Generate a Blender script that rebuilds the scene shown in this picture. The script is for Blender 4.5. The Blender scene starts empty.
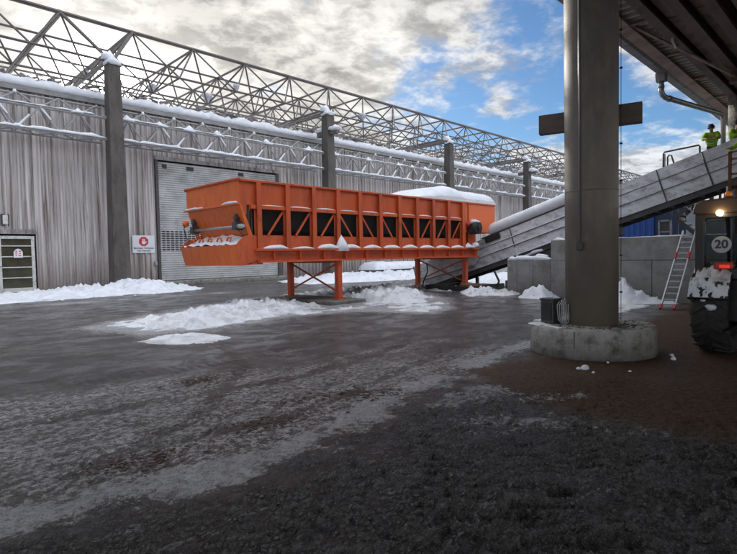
import bpy, bmesh, math, random
from mathutils import Vector, Matrix, noise
random.seed(7)
S = bpy.context.scene
C = bpy.data.collections.new('yard'); S.collection.children.link(C)
rad = math.radians

# ---------------------------------------------------------------- materials
def mat(name, col=(.5,.5,.5), rough=.6, metal=0.0, var=None, vscale=3.0, stretch=(1,1,1), bump=0.0, bscale=30.0,
        dirt=None, dscale=1.2, damt=.5, emit=None, estr=0.0, spec=.5, trans=0.0, object_coords=False):
    m = bpy.data.materials.new(name); m.use_nodes = True
    nt = m.node_tree; n = nt.nodes; l = nt.links; b = n['Principled BSDF']
    b.inputs['Roughness'].default_value = rough; b.inputs['Metallic'].default_value = metal
    b.inputs['Specular IOR Level'].default_value = spec
    b.inputs['Base Color'].default_value = (*col, 1)
    tc = n.new('ShaderNodeNewGeometry') if not object_coords else n.new('ShaderNodeTexCoord')
    out = tc.outputs['Position'] if not object_coords else tc.outputs['Object']
    mp = n.new('ShaderNodeMapping'); mp.inputs['Scale'].default_value = stretch
    l.new(out, mp.inputs['Vector'])
    cur = None
    if var:
        nz = n.new('ShaderNodeTexNoise'); nz.inputs['Scale'].default_value = vscale; nz.inputs['Detail'].default_value = 6
        nz.inputs['Roughness'].default_value = .65
        l.new(mp.outputs[0], nz.inputs['Vector'])
        r = n.new('ShaderNodeValToRGB'); r.color_ramp.elements[0].position = .33; r.color_ramp.elements[1].position = .68
        r.color_ramp.elements[0].color = (*col, 1); r.color_ramp.elements[1].color = (*var, 1)
        l.new(nz.outputs['Fac'], r.inputs['Fac']); cur = r.outputs['Color']
        mr = n.new('ShaderNodeMapRange'); mr.inputs['To Min'].default_value = max(.05, rough-.12); mr.inputs['To Max'].default_value = min(1, rough+.12)
        l.new(nz.outputs['Fac'], mr.inputs['Value']); l.new(mr.outputs[0], b.inputs['Roughness'])
    if dirt:
        nz2 = n.new('ShaderNodeTexNoise'); nz2.inputs['Scale'].default_value = dscale; nz2.inputs['Detail'].default_value = 9
        nz2.inputs['Roughness'].default_value = .72
        l.new(mp.outputs[0], nz2.inputs['Vector'])
        r2 = n.new('ShaderNodeValToRGB'); r2.color_ramp.elements[0].position = .48; r2.color_ramp.elements[1].position = .66
        r2.color_ramp.elements[0].color = (0,0,0,1); r2.color_ramp.elements[1].color = (damt,)*3 + (1,)
        l.new(nz2.outputs['Fac'], r2.inputs['Fac'])
        mx = n.new('ShaderNodeMix'); mx.data_type = 'RGBA'
        l.new(r2.outputs['Color'], mx.inputs['Factor'])
        if cur: l.new(cur, mx.inputs['A'])
        else: mx.inputs['A'].default_value = (*col, 1)
        mx.inputs['B'].default_value = (*dirt, 1); cur = mx.outputs['Result']
    if cur: l.new(cur, b.inputs['Base Color'])
    if bump:
        nb = n.new('ShaderNodeTexNoise'); nb.inputs['Scale'].default_value = bscale; nb.inputs['Detail'].default_value = 5
        l.new(out, nb.inputs['Vector'])
        bp = n.new('ShaderNodeBump'); bp.inputs['Strength'].default_value = bump; bp.inputs['Distance'].default_value = .02
        l.new(nb.outputs['Fac'], bp.inputs['Height']); l.new(bp.outputs[0], b.inputs['Normal'])
    if emit:
        b.inputs['Emission Color'].default_value = (*emit, 1); b.inputs['Emission Strength'].default_value = estr
    if trans: b.inputs['Transmission Weight'].default_value = trans
    return m

M = {}
M['clad'] = mat('weathered_cladding', (.36,.33,.315), .5, 0, var=(.70,.65,.625), vscale=1.3, stretch=(3.2,1,.10), dirt=(.13,.09,.075), dscale=1.6, damt=.95, bump=.2, bscale=14)
M['clad_dark'] = mat('weathered_cladding_head', (.22,.20,.19), .65, 0, var=(.4,.37,.36), vscale=1.2, stretch=(3.5,1,.15), dirt=(.08,.06,.05), dscale=1.0, damt=.85, bump=.2, bscale=14)
M['roller'] = mat('roller_door_metal', (.42,.42,.42), .45, .1, var=(.56,.56,.56), vscale=.7, stretch=(1,1,1.2), dirt=(.17,.14,.11), dscale=.6, damt=.6)
M['frame_steel'] = mat('galvanised_tube', (.085,.075,.07), .5, .1, var=(.16,.14,.13), vscale=1.4)
M['frame_pale'] = mat('pale_galvanised_tube', (.24,.235,.235), .5, .1, var=(.38,.375,.375), vscale=2)
M['column'] = mat('dark_concrete_column', (.075,.066,.058), .75, 0, var=(.12,.105,.095), vscale=2.2, stretch=(1,1,.35), dirt=(.04,.034,.03), dscale=2.5, damt=.7, bump=.4, bscale=18)
M['pillar'] = mat('brown_grey_pillar_paint', (.135,.118,.100), .52, 0, var=(.21,.185,.155), vscale=1.3, stretch=(1,1,.5), dirt=(.27,.23,.17), dscale=5, damt=.45, bump=.25, bscale=60)
M['arm'] = mat('dark_brown_steel', (.13,.10,.085), .6, 0, var=(.19,.15,.125), vscale=3, stretch=(1,1,4))
M['concrete'] = mat('weathered_concrete', (.30,.29,.26), .8, 0, var=(.47,.46,.42), vscale=2.4, dirt=(.085,.07,.058), dscale=4.2, damt=.95, bump=.6, bscale=24)
M['block'] = mat('concrete_block_wall', (.235,.235,.225), .8, 0, var=(.34,.34,.325), vscale=1.6, dirt=(.13,.12,.10), dscale=1.4, damt=.7, bump=.5, bscale=16)
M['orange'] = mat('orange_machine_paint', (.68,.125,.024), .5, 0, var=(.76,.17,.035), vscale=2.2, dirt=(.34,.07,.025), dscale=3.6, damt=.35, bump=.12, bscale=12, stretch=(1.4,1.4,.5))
M['orange_side'] = mat('deep_red_orange_paint', (.53,.082,.024), .5, 0, var=(.66,.12,.034), vscale=1.8, dirt=(.20,.05,.03), dscale=2.6, damt=.55, bump=.12, bscale=12, stretch=(1.6,1.6,.35))  # darker, redder orange for the sides, beams and legs
M['orange_new'] = mat('bright_orange_paint', (.80,.135,.022), .45, 0, var=(.86,.165,.03), vscale=2, dirt=(.6,.14,.03), dscale=2, damt=.5)  # brighter orange for the far end box and the small lamp
M['black'] = mat('black_rubber_dark_steel', (.018,.018,.019), .55, 0, var=(.032,.031,.03), vscale=4)
M['interior'] = mat('dark_hopper_lining', (.02,.018,.017), .8)  # near-black metal lining behind the side openings
M['conv'] = mat('conveyor_sheet_metal', (.60,.61,.63), .5, .05, var=(.86,.87,.89), vscale=1.5, stretch=(1,1,2), dirt=(.22,.20,.19), dscale=2.2, damt=.7, bump=.1, bscale=8)
M['conv_frame'] = mat('dull_dark_steel', (.06,.056,.055), .6, .2, var=(.11,.10,.10), vscale=3)
M['zinc'] = mat('zinc_pipe', (.36,.37,.38), .38, .6, var=(.5,.5,.5), vscale=3)
M['canopy_dark'] = mat('brown_painted_beam', (.15,.10,.082), .6, 0, var=(.23,.16,.135), vscale=1.6, dirt=(.05,.04,.035), dscale=2, damt=.6)
M['canopy_panel'] = mat('dusty_soffit_panel', (.38,.28,.235), .7, 0, var=(.52,.39,.33), vscale=1.2, dirt=(.09,.07,.06), dscale=1.8, damt=.7)
M['deck'] = mat('corrugated_roof_deck', (.42,.37,.34), .5, .1, var=(.56,.50,.46), vscale=1.5)
M['gutter'] = mat('grey_fascia_plate', (.22,.22,.22), .5, .2, var=(.34,.34,.34), vscale=1.5, dirt=(.09,.08,.07), dscale=3, damt=.6)
M['white_frame'] = mat('dirty_white_paint', (.58,.58,.55), .55, 0, var=(.70,.70,.68), vscale=4, dirt=(.22,.19,.15), dscale=4, damt=.8)
M['pane'] = mat('dark_olive_glass', (.045,.043,.028), .12, 0, var=(.075,.07,.045), vscale=2)
M['paper'] = mat('white_notice', (.75,.77,.80), .5)
M['red'] = mat('sign_red', (.55,.03,.035), .5)
M['ink'] = mat('sign_ink', (.05,.06,.10), .6)
M['blue'] = mat('blue_shed_sheet', (.012,.06,.24), .5, .1, var=(.02,.085,.32), vscale=2)
M['lens_white'] = mat('lit_work_lamp', (.9,.8,.6), .3, emit=(1,.78,.45), estr=14)
M['lens_red'] = mat('lit_tail_light', (.7,.03,.02), .25, emit=(1,.05,.02), estr=.35)
M['lens_dim'] = mat('red_plastic_lens', (.35,.03,.02), .25, emit=(1,.08,.03), estr=.02)
M['beacon'] = mat('amber_beacon', (.85,.22,.03), .25, emit=(1,.3,.04), estr=.08)
M['tractor'] = mat('black_tractor_plastic', (.02,.019,.018), .4, 0, var=(.035,.032,.03), vscale=5)
M['roof_brown'] = mat('brown_cab_roof', (.10,.06,.035), .5, 0, var=(.14,.085,.05), vscale=5)  # brown tone over the whole cab roof
M['tyre'] = mat('tractor_tyre', (.022,.021,.02), .75, 0, var=(.05,.045,.04), vscale=8, bump=.4, bscale=50)
M['glass'] = mat('cab_glass', (.35,.38,.38), .03, 0, trans=1.0, spec=.3); M['glass'].node_tree.nodes['Principled BSDF'].inputs['IOR'].default_value = 1.12
M['hivis'] = mat('hi_vis_yellow', (.40,.66,.03), .75, 0, var=(.27,.48,.02), vscale=6, bump=.3, bscale=20, emit=None)
M['navy'] = mat('dark_work_cloth', (.03,.035,.045), .85, 0, var=(.05,.055,.07), vscale=8)
M['skin'] = mat('skin', (.45,.26,.19), .6)
M['helmet'] = mat('dark_beanie', (.035,.035,.045), .8)
M['silver'] = mat('reflective_band', (.6,.6,.62), .35, .3)
M['alu'] = mat('aluminium_ladder', (.5,.5,.52), .4, .5)
M['sign_grey'] = mat('reflective_speed_disc', (.5,.5,.48), .4)
M['rust'] = mat('rusty_plate', (.12,.05,.025), .8, 0, var=(.2,.09,.04), vscale=6)

def snow_mat(name, col, var, dirt, damt, dscale=1.5):
    m = mat(name, col, .65, 0, var=var, vscale=2.5, dirt=dirt, dscale=dscale, damt=damt, bump=.8, bscale=11)
    b = m.node_tree.nodes['Principled BSDF']
    b.inputs['Subsurface Weight'].default_value = .0
    return m
M['snow'] = snow_mat('snow', (.74,.77,.82), (.86,.88,.92), (.56,.58,.62), .45)
M['snow_grey'] = snow_mat('icy_grey_snow', (.42,.44,.48), (.68,.70,.74), (.25,.24,.24), .6, 2)
M['snow_dirty'] = snow_mat('trodden_snow', (.66,.69,.73), (.86,.88,.91), (.30,.27,.25), .75, 1.3)

def splash(m, z0, z1, col, amt=.8, nz=.25):
    """dried splash dirt that climbs from z0 and dies out raggedly by z1"""
    nt = m.node_tree; n = nt.nodes; l = nt.links; b = n['Principled BSDF']; src = b.inputs['Base Color'].links[0].from_socket
    g = n.new('ShaderNodeNewGeometry'); sp = n.new('ShaderNodeSeparateXYZ'); l.new(g.outputs['Position'], sp.inputs[0])
    t = n.new('ShaderNodeTexNoise'); t.inputs['Scale'].default_value = 5; t.inputs['Detail'].default_value = 7; t.inputs['Roughness'].default_value = .7; l.new(g.outputs['Position'], t.inputs['Vector'])
    a = n.new('ShaderNodeMath'); a.operation = 'MULTIPLY_ADD'; l.new(t.outputs['Fac'], a.inputs[0]); a.inputs[1].default_value = -nz*4; l.new(sp.outputs['Z'], a.inputs[2])
    r = n.new('ShaderNodeMapRange'); r.inputs['From Min'].default_value = z1-nz*2; r.inputs['From Max'].default_value = z0-nz*2; r.inputs['To Max'].default_value = amt; l.new(a.outputs[0], r.inputs['Value'])
    x = n.new('ShaderNodeMix'); x.data_type = 'RGBA'; l.new(r.outputs[0], x.inputs['Factor']); l.new(src, x.inputs['A']); x.inputs['B'].default_value = (*col, 1); l.new(x.outputs['Result'], b.inputs['Base Color'])
splash(M['pillar'], .5, 1.5, (.20,.165,.12), .7)
splash(M['concrete'], -.05, .45, (.06,.05,.042), .85, .1)
splash(M['clad'], .2, 2.2, (.17,.13,.11), .7, .4)
splash(M['block'], .0, 1.0, (.12,.105,.09), .7, .2)
# ---------------------------------------------------------------- helpers
def link(name, bm, m, parent=None, smooth=False, mats=None):
    me = bpy.data.meshes.new(name); bm.normal_update(); bm.to_mesh(me); bm.free()
    for k in (mats or [m]): me.materials.append(k)
    if smooth:
        for p in me.polygons: p.use_smooth = True
    o = bpy.data.objects.new(name, me); C.objects.link(o)
    if parent:
        o.parent = parent
        o.matrix_parent_inverse = Matrix.Translation(-parent.location) if False else Matrix.Identity(4)
    return o
def empty(name, loc=(0,0,0), rz=0):
    o = bpy.data.objects.new(name, None); o.empty_display_size = .3; C.objects.link(o)
    o.location = loc; o.rotation_euler = (0,0,rz); return o
def tag(o, label=None, cat=None, group=None, kind=None):
    if label: o['label'] = label
    if cat: o['category'] = cat
    if group: o['group'] = group
    if kind: o['kind'] = kind
    return o
def copy_tree(o, parent=None):
    c = o.copy(); C.objects.link(c); c.parent = parent
    for ch in [k for k in bpy.data.objects if k.parent == o]: copy_tree(ch, c)
    return c
def B(): return bmesh.new()
def box(bm, x0, x1, y0, y1, z0, z1, mi=0, M4=None):
    v = [bm.verts.new(p) for p in [(x0,y0,z0),(x1,y0,z0),(x1,y1,z0),(x0,y1,z0),(x0,y0,z1),(x1,y0,z1),(x1,y1,z1),(x0,y1,z1)]]
    if M4:
        for q in v: q.co = M4 @ q.co
    fs = [(0,3,2,1),(4,5,6,7),(0,1,5,4),(1,2,6,5),(2,3,7,6),(3,0,4,7)]
    for f in fs: bm.faces.new([v[i] for i in f]).material_index = mi
    return v
def bar(bm, a, b, w, h=None, up=(0,0,1), mi=0):
    """rectangular bar from a to b, w wide, h tall"""
    h = h or w; a = Vector(a); b = Vector(b); d = (b-a).normalized(); u = Vector(up)
    s = d.cross(u)
    if s.length < 1e-4: s = d.cross(Vector((0,1,0)))
    s.normalize(); t = s.cross(d).normalized()
    r = []
    for p in (a, b):
        r.append([bm.verts.new(p + s*i*w/2 + t*j*h/2) for i, j in ((-1,-1),(1,-1),(1,1),(-1,1))])
    for k in range(4):
        bm.faces.new([r[0][k], r[0][(k+1)%4], r[1][(k+1)%4], r[1][k]]).material_index = mi
    bm.faces.new(r[0][::-1]).material_index = mi; bm.faces.new(r[1]).material_index = mi
def tube(bm, pts, r, n=6, mi=0, caps=True):
    pts = [Vector(p) for p in pts]; rs = r if isinstance(r, (list, tuple)) else [r]*len(pts)
    rings = []; last = None
    for i, p in enumerate(pts):
        d = (pts[min(i+1, len(pts)-1)] - pts[max(i-1, 0)]).normalized()
        if last is None:
            s = d.cross(Vector((0,0,1)))
            if s.length < 1e-3: s = d.cross(Vector((0,1,0)))
        else: s = last - d*last.dot(d)
        s.normalize(); last = s; t = d.cross(s)
        rings.append([bm.verts.new(p + (s*math.cos(2*math.pi*k/n) + t*math.sin(2*math.pi*k/n))*rs[i]) for k in range(n)])
    for i in range(len(pts)-1):
        for k in range(n):
            f = bm.faces.new([rings[i][k], rings[i][(k+1)%n], rings[i+1][(k+1)%n], rings[i+1][k]]); f.material_index = mi
            f.smooth = n > 6
    if caps:
        bm.faces.new(rings[0][::-1]).material_index = mi; bm.faces.new(rings[-1]).material_index = mi
def poly(bm, pts, mi=0):
    f = bm.faces.new([bm.verts.new(p) for p in pts]); f.material_index = mi; return f
def prism(bm, pts2, y0, y1, axis='y', mi=0):
    """extrude a closed 2D outline along an axis: 'y' -> (x,z) outline, 'x' -> (y,z) outline, 'z' -> (x,y) outline"""
    def P(a, b, t): return {'y': (a, t, b), 'x': (t, a, b), 'z': (a, b, t)}[axis]
    A = [bm.verts.new(P(a, b, y0)) for a, b in pts2]; Bv = [bm.verts.new(P(a, b, y1)) for a, b in pts2]
    n = len(pts2)
    for i in range(n): bm.faces.new([A[i], A[(i+1)%n], Bv[(i+1)%n], Bv[i]]).material_index = mi
    bm.faces.new(A).material_index = mi; bm.faces.new(Bv[::-1]).material_index = mi
    bmesh.ops.recalc_face_normals(bm, faces=bm.faces)
def bevel(o, w=.01, seg=2):
    m = o.modifiers.new('bevel', 'BEVEL'); m.width = w; m.segments = seg; m.limit_method = 'ANGLE'; m.angle_limit = rad(40); return o
def fbm(x, y, z=0, o=4, H=.6):
    s = 0; a = 1; t = 0
    for i in range(o):
        s += a*noise.noise((x, y, z + 7.3*i)); t += a; a *= H; x *= 2.03; y *= 2.03
    return s/t

def hat(bm, c, r, h, seed):
    n_ = 9; c = Vector(c); ap = bm.verts.new(c+Vector((.1*r*noise.noise((seed,1,0)),0,h)))
    lo = [bm.verts.new(c+Vector((r*math.cos(2*math.pi*k/n_)*(1+.3*noise.noise((k,seed,2))), .6*r*math.sin(2*math.pi*k/n_), 0))) for k in range(n_)]
    mi = [bm.verts.new(c+Vector((.5*r*math.cos(2*math.pi*k/n_), .35*r*math.sin(2*math.pi*k/n_), h*(.55+.15*noise.noise((k,seed,5)))))) for k in range(n_)]
    for k in range(n_): bm.faces.new([lo[k], lo[(k+1)%n_], mi[(k+1)%n_], mi[k]]).smooth = True; bm.faces.new([mi[k], mi[(k+1)%n_], ap]).smooth = True
    bm.faces.new(lo[::-1])
# snow strip: a lens of snow lying along a line, uneven width and height
def snow_strip(bm, a, b, w, h, step=.25, seed=0, gap=0.0, under=.01):
    a = Vector(a); b = Vector(b); L = (b-a).length; n = max(3, int(L/step)); d = (b-a).normalized()
    s = Vector((-d.y, d.x, 0)).normalized(); K = 6; prev = None
    for i in range(n+1):
        t = i/n; p = a.lerp(b, t); k = noise.noise((p.x*1.3+seed, p.y*1.3, p.z+seed*3.1)); k2 = noise.noise((p.x*4+seed, p.y*4, seed+5.))
        amp = max(0.0, .75 + .9*k + .35*k2 - gap)
        if i in (0, n): amp *= .15
        if amp <= .03: prev = None; continue
        hh = h*amp; ww = w*(.75+.35*min(1, amp)) * (.9+.2*k2)
        ring = []
        for j in range(K+1):
            ang = math.pi*j/K
            ring.append(bm.verts.new(p + s*math.cos(ang)*ww/2 + Vector((0,0, math.sin(ang)**.7*hh + .03*h*noise.noise((p.x*5, j*1.7, seed))) )))
        ring[0].co.z = p.z - under; ring[-1].co.z = p.z - under
        if prev:
            for j in range(K): bm.faces.new([prev[j], ring[j], ring[j+1], prev[j+1]])
            bm.faces.new([prev[K], ring[K], ring[0], prev[0]])
        prev = ring
    for f in bm.faces: f.smooth = True

def inside_dist(poly2, x, y):
    ins = False; dm = 1e9; n = len(poly2)
    for i in range(n):
        x1, y1 = poly2[i]; x2, y2 = poly2[(i+1)%n]
        if (y1 > y) != (y2 > y) and x < (x2-x1)*(y-y1)/(y2-y1)+x1: ins = not ins
        dx, dy = x2-x1, y2-y1; t = max(0, min(1, ((x-x1)*dx+(y-y1)*dy)/(dx*dx+dy*dy)))
        dm = min(dm, math.hypot(x-x1-t*dx, y-y1-t*dy))
    return dm if ins else -dm
def snow_pile(name, outline, H, edge, m, label, cell=.12, rough=.5, seed=0, group=None, ragged=.5, z0=0.0, ridge=None, cat='snow pile'):
    xs = [p[0] for p in outline]; ys = [p[1] for p in outline]
    x0, x1, y0, y1 = min(xs)-1, max(xs)+1, min(ys)-1, max(ys)+1
    nx, ny = int((x1-x0)/cell), int((y1-y0)/cell); bm = B(); V = {}
    hts = {}
    for i in range(nx+1):
        for j in range(ny+1):
            x, y = x0+i*cell, y0+j*cell
            d = inside_dist(outline, x, y) + ragged*fbm(x*.7+seed, y*.7, seed, 4, .7)*2
            t = max(0, min(1, d/edge)); t = t*t*(3-2*t) if t < 1 else 1
            big = .55 + .9*fbm(x*.45+seed*2, y*.45, seed+3, 2)
            rg = ridge(x, y) if ridge else 1
            ck = abs(fbm(x*1.9, y*1.9, seed+9, 4, .7)); ck2 = noise.noise((x*4.2, y*4.2, seed)); ck3 = noise.noise((x*9, y*9, seed))
            vd = noise.voronoi((x*2.6+.4*ck2, y*2.6, seed))[0]; vd2 = noise.voronoi((x*6.1, y*6.1+.3*ck3, seed))[0]
            chk = max(0, .55-vd[0]) + .45*max(0, .5-vd2[0]) - .35*max(0, .12-(vd[1]-vd[0]))*4
            h = H*t*rg*(max(.08, big) + rough*(1.0*ck + .28*ck2 + .16*ck3 + 1.1*chk))
            if z0 == 0.0 and ragged > .3: h -= .045*ss(.0, .4, noise.noise((x*.8, y*.8, seed+40))+.5*noise.noise((x*2.1, y*2.1, seed)))*(H/.27)
            hts[i,j] = h if d > 0 and h > 0 else -.05
            V[i,j] = (x + cell*.35*noise.noise((x*3, y*3, 4)), y + cell*.35*noise.noise((x*3, y*3, 8)), z0+hts[i,j]-.02)
    vv = {}
    def g(k):
        if k not in vv: vv[k] = bm.verts.new(V[k])
        return vv[k]
    for i in range(nx):
        for j in range(ny):
            ks = [(i,j),(i+1,j),(i+1,j+1),(i,j+1)]
            if max(hts[k] for k in ks) > 0: bm.faces.new([g(k) for k in ks])
    rs = random.Random(seed*7+1); area = (x1-x0)*(y1-y0); cnt = int(min(900, area*rough*8*min(1, (.12/cell)**2)))
    for q in range(cnt):
        i, j = rs.randrange(nx), rs.randrange(ny)
        if hts[i,j] < -.01 or (H < .2 and rs.random() < .5): continue
        sz = (.015 + .045*rs.random()**2.5)*min(1.3, .5+H*1.6); p = V[i,j]; clump(bm, (p[0], p[1], p[2]+sz*.05), sz*rs.uniform(.9,1.9), sz*rs.uniform(.9,1.5), sz, q*.37, .6, 7, 4)
    o = link(name, bm, m, smooth=True); tag(o, label, cat, group); return o

# ---------------------------------------------------------------- camera
F = 522.; PITCH = math.atan(21/522.); ROLL = rad(1.1); A = math.atan((890-368.5)/522.)
fw = Vector((math.cos(A), math.sin(A), 0)); rt = Vector((math.sin(A), -math.cos(A), 0)); zz = Vector((0,0,1))
f2 = fw*math.cos(PITCH) - zz*math.sin(PITCH); u2 = zz*math.cos(PITCH) + fw*math.sin(PITCH)
R_ = rt*math.cos(ROLL) - u2*math.sin(ROLL); U_ = u2*math.cos(ROLL) + rt*math.sin(ROLL)
cam = bpy.data.cameras.new('camera'); co = bpy.data.objects.new('camera', cam); C.objects.link(co)
mw = Matrix((R_, U_, -f2)).transposed().to_4x4(); mw.translation = (0,0,1.7); co.matrix_world = mw
cam.sensor_width = 36; cam.lens = 522/737*36; cam.clip_end = 3000; cam.clip_start = .05
S.camera = co

# ---------------------------------------------------------------- world and sun
SUN = Vector((.31,.91,.285)).normalized(); EL = math.asin(SUN.z); AZ = math.atan2(SUN.x, SUN.y)
W = bpy.data.worlds.new('World'); S.world = W; W.use_nodes = True
nt = W.node_tree; n = nt.nodes; l = nt.links; n.clear()
outw = n.new('ShaderNodeOutputWorld'); bg = n.new('ShaderNodeBackground'); l.new(bg.outputs[0], outw.inputs[0])
sky = n.new('ShaderNodeTexSky'); sky.sky_type = 'NISHITA'; sky.sun_disc = False; sky.sun_elevation = EL; sky.sun_rotation = AZ
sky.air_density = 1.0; sky.dust_density = .6; sky.ozone_density = 2.0
tc = n.new('ShaderNodeTexCoord')
def vm(op, a, b=None):
    k = n.new('ShaderNodeVectorMath'); k.operation = op
    for i, q in enumerate((a, b)):
        if q is None: continue
        if hasattr(q, 'links'): l.new(q, k.inputs[i])
        else: k.inputs[i].default_value = q
    return k.outputs['Value'] if op == 'DOT_PRODUCT' else k.outputs['Vector']
def mm(op, a, b=0.0, c=0.0, clamp=False):
    k = n.new('ShaderNodeMath'); k.operation = op; k.use_clamp = clamp
    for i, q in enumerate((a, b, c)):
        if hasattr(q, 'links'): l.new(q, k.inputs[i])
        else: k.inputs[i].default_value = q
    return k.outputs[0]
def sstep(v, a, b, lo=0.0, hi=1.0):
    k = n.new('ShaderNodeMapRange'); k.interpolation_type = 'SMOOTHSTEP'; l.new(v, k.inputs['Value'])
    k.inputs['From Min'].default_value = a; k.inputs['From Max'].default_value = b; k.inputs['To Min'].default_value = lo; k.inputs['To Max'].default_value = hi
    return k.outputs[0]
D = vm('NORMALIZE', tc.outputs['Generated'])
sep = n.new('ShaderNodeSeparateXYZ'); l.new(D, sep.inputs[0])
den = mm('ADD', mm('MAXIMUM', sep.outputs['Z'], 0.0), .16)
cx = mm('DIVIDE', sep.outputs['X'], den); cy = mm('DIVIDE', sep.outputs['Y'], den)
cmb = n.new('ShaderNodeCombineXYZ'); l.new(cx, cmb.inputs[0]); l.new(cy, cmb.inputs[1])
mp = n.new('ShaderNodeMapping'); l.new(cmb.outputs[0], mp.inputs[0]); mp.inputs['Rotation'].default_value = (0,0,rad(30)); mp.inputs['Scale'].default_value = (1.25,1.35,1)
mp.inputs['Location'].default_value = (3.1,1.7,.4)
def wn(scale, detail, rough, dist=0.0):
    k = n.new('ShaderNodeTexNoise'); k.inputs['Scale'].default_value = scale; k.inputs['Detail'].default_value = detail
    k.inputs['Roughness'].default_value = rough; k.inputs['Distortion'].default_value = dist; l.new(mp.outputs[0], k.inputs['Vector']); return k.outputs['Fac']
n1 = wn(1.9, 8, .58, .15); n2 = wn(6.5, 7, .62, .2); n3 = wn(.55, 3, .5)
cov = mm('ADD', mm('MULTIPLY', n1, .72), mm('MULTIPLY', n2, .28))
# where the cloud thins to blue: two gaps to the right of the hall
def gap(v, wdt, amt):
    v = Vector(v).normalized(); return mm('MULTIPLY', sstep(vm('DOT_PRODUCT', D, tuple(v)), math.cos(wdt), 1.0), amt)
holes = mm('ADD', gap((.80,.53,.27), rad(13), .095), gap((.93,.28,.30), rad(12), .03))
holes = mm('ADD', holes, gap((.90,.36,.26), rad(9), .05))
holes = mm('SUBTRACT', holes, gap((.70,.55,.42), rad(16), .06))
toward = vm('DOT_PRODUCT', D, tuple(SUN))
veil = sstep(toward, .70, 1.0, 0, .14)
cv = mm('ADD', mm('SUBTRACT', cov, holes), veil)
low = sstep(sep.outputs['Z'], .22, .12, 0, .16)
cv = mm('ADD', cv, low)
dens = sstep(cv, .405, .575)
# cloud tone: thick parts grey, thin edges and the parts near the sun bright
shade = sstep(n2, .36, .62); shade2 = sstep(n1, .40, .66)
tone = mm('ADD', mm('MULTIPLY', shade, .30), mm('MULTIPLY', mm('SUBTRACT', 1.0, shade2), .15))
tone = mm('ADD', tone, .26)
sunb = mm('POWER', mm('MAXIMUM', toward, 0.0), 9.0); sunc = mm('POWER', mm('MAXIMUM', toward, 0.0), 170.0); sund = mm('POWER', mm('MAXIMUM', toward, 0.0), 900.0)
tone = mm('ADD', tone, mm('ADD', mm('MULTIPLY', sunb, .03), mm('ADD', mm('MULTIPLY', sunc, .65), mm('MULTIPLY', sund, 14.0))))
# unseen cloud overhead and behind the camera, brightened as added fill light
over = sstep(sep.outputs['Z'], .44, .75, 0, .9); tone = mm('ADD', tone, over)
tone = mm('ADD', tone, sstep(mm('MULTIPLY', sep.outputs['Y'], -1.0), .0, .6, 0, .75))
hue = n.new('ShaderNodeMix'); hue.data_type = 'RGBA'; l.new(sstep(toward, .55, 1.0), hue.inputs['Factor'])
hue.inputs['A'].default_value = (.92,.95,1.01,1); hue.inputs['B'].default_value = (1.02,.985,.925,1)
cc = n.new('ShaderNodeVectorMath'); cc.operation = 'SCALE'; l.new(hue.outputs['Result'], cc.inputs[0]); l.new(tone, cc.inputs['Scale'])
sk = n.new('ShaderNodeVectorMath'); sk.operation = 'SCALE'; l.new(sky.outputs[0], sk.inputs[0]); sk.inputs['Scale'].default_value = .085
skt = n.new('ShaderNodeVectorMath'); skt.operation = 'MULTIPLY'; l.new(sk.outputs[0], skt.inputs[0]); skt.inputs[1].default_value = (.62,.85,1.1)
mixw = n.new('ShaderNodeMix'); mixw.data_type = 'RGBA'; l.new(dens, mixw.inputs['Factor']); l.new(skt.outputs[0], mixw.inputs['A']); l.new(cc.outputs[0], mixw.inputs['B'])
l.new(mixw.outputs['Result'], bg.inputs['Color']); bg.inputs['Strength'].default_value = 1.0
sl = bpy.data.lights.new('sun', 'SUN'); sl.energy = 2.2; sl.angle = rad(.6); sl.color = (1,.93,.82)
so = bpy.data.objects.new('sun', sl); C.objects.link(so); so.rotation_euler = (-SUN).to_track_quat('-Z', 'Y').to_euler()

# ---------------------------------------------------------------- ground
def axis(lo, hi, step, far, ratio=1.09):
    v = [lo + i*step for i in range(int((hi-lo)/step)+1)]
    s = step; x = v[-1]
    while x < far: s *= ratio; x += s; v.append(x)
    s = step; x = v[0]
    while x > -far: s *= ratio; x -= s; v.insert(0, x)
    return v
def sd_line(pts, x, y):
    dm = 1e9
    for i in range(len(pts)-1):
        x1, y1 = pts[i]; x2, y2 = pts[i+1]; dx, dy = x2-x1, y2-y1
        t = max(0, min(1, ((x-x1)*dx+(y-y1)*dy)/(dx*dx+dy*dy))); dm = min(dm, math.hypot(x-x1-t*dx, y-y1-t*dy))
    return dm
def track_s(pts, x, y):
    best = (1e9, 0, 0); acc = 0
    for i in range(len(pts)-1):
        x1, y1 = pts[i]; x2, y2 = pts[i+1]; dx, dy = x2-x1, y2-y1; L = math.hypot(dx, dy)
        t = max(0, min(1, ((x-x1)*dx+(y-y1)*dy)/(L*L))); d = math.hypot(x-x1-t*dx, y-y1-t*dy)
        if d < best[0]: best = (d, acc+t*L, ((x-x1)*dy-(y-y1)*dx)/L)
        acc += L
    return best
lugs = [[(2.3,.2),(3.6,1.3),(5.2,2.1),(7.6,2.5)], [(1.9,1.3),(3.2,2.4),(4.6,3.1),(6.2,3.4)], [(.8,3.0),(2.2,2.5),(3.4,1.6),(4.4,.2)], [(3.4,-.2),(4.8,1.0),(6.6,1.5)]]
def ss(a, b, v):
    t = max(0, min(1, (v-a)/(b-a))); return t*t*(3-2*t)
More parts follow.
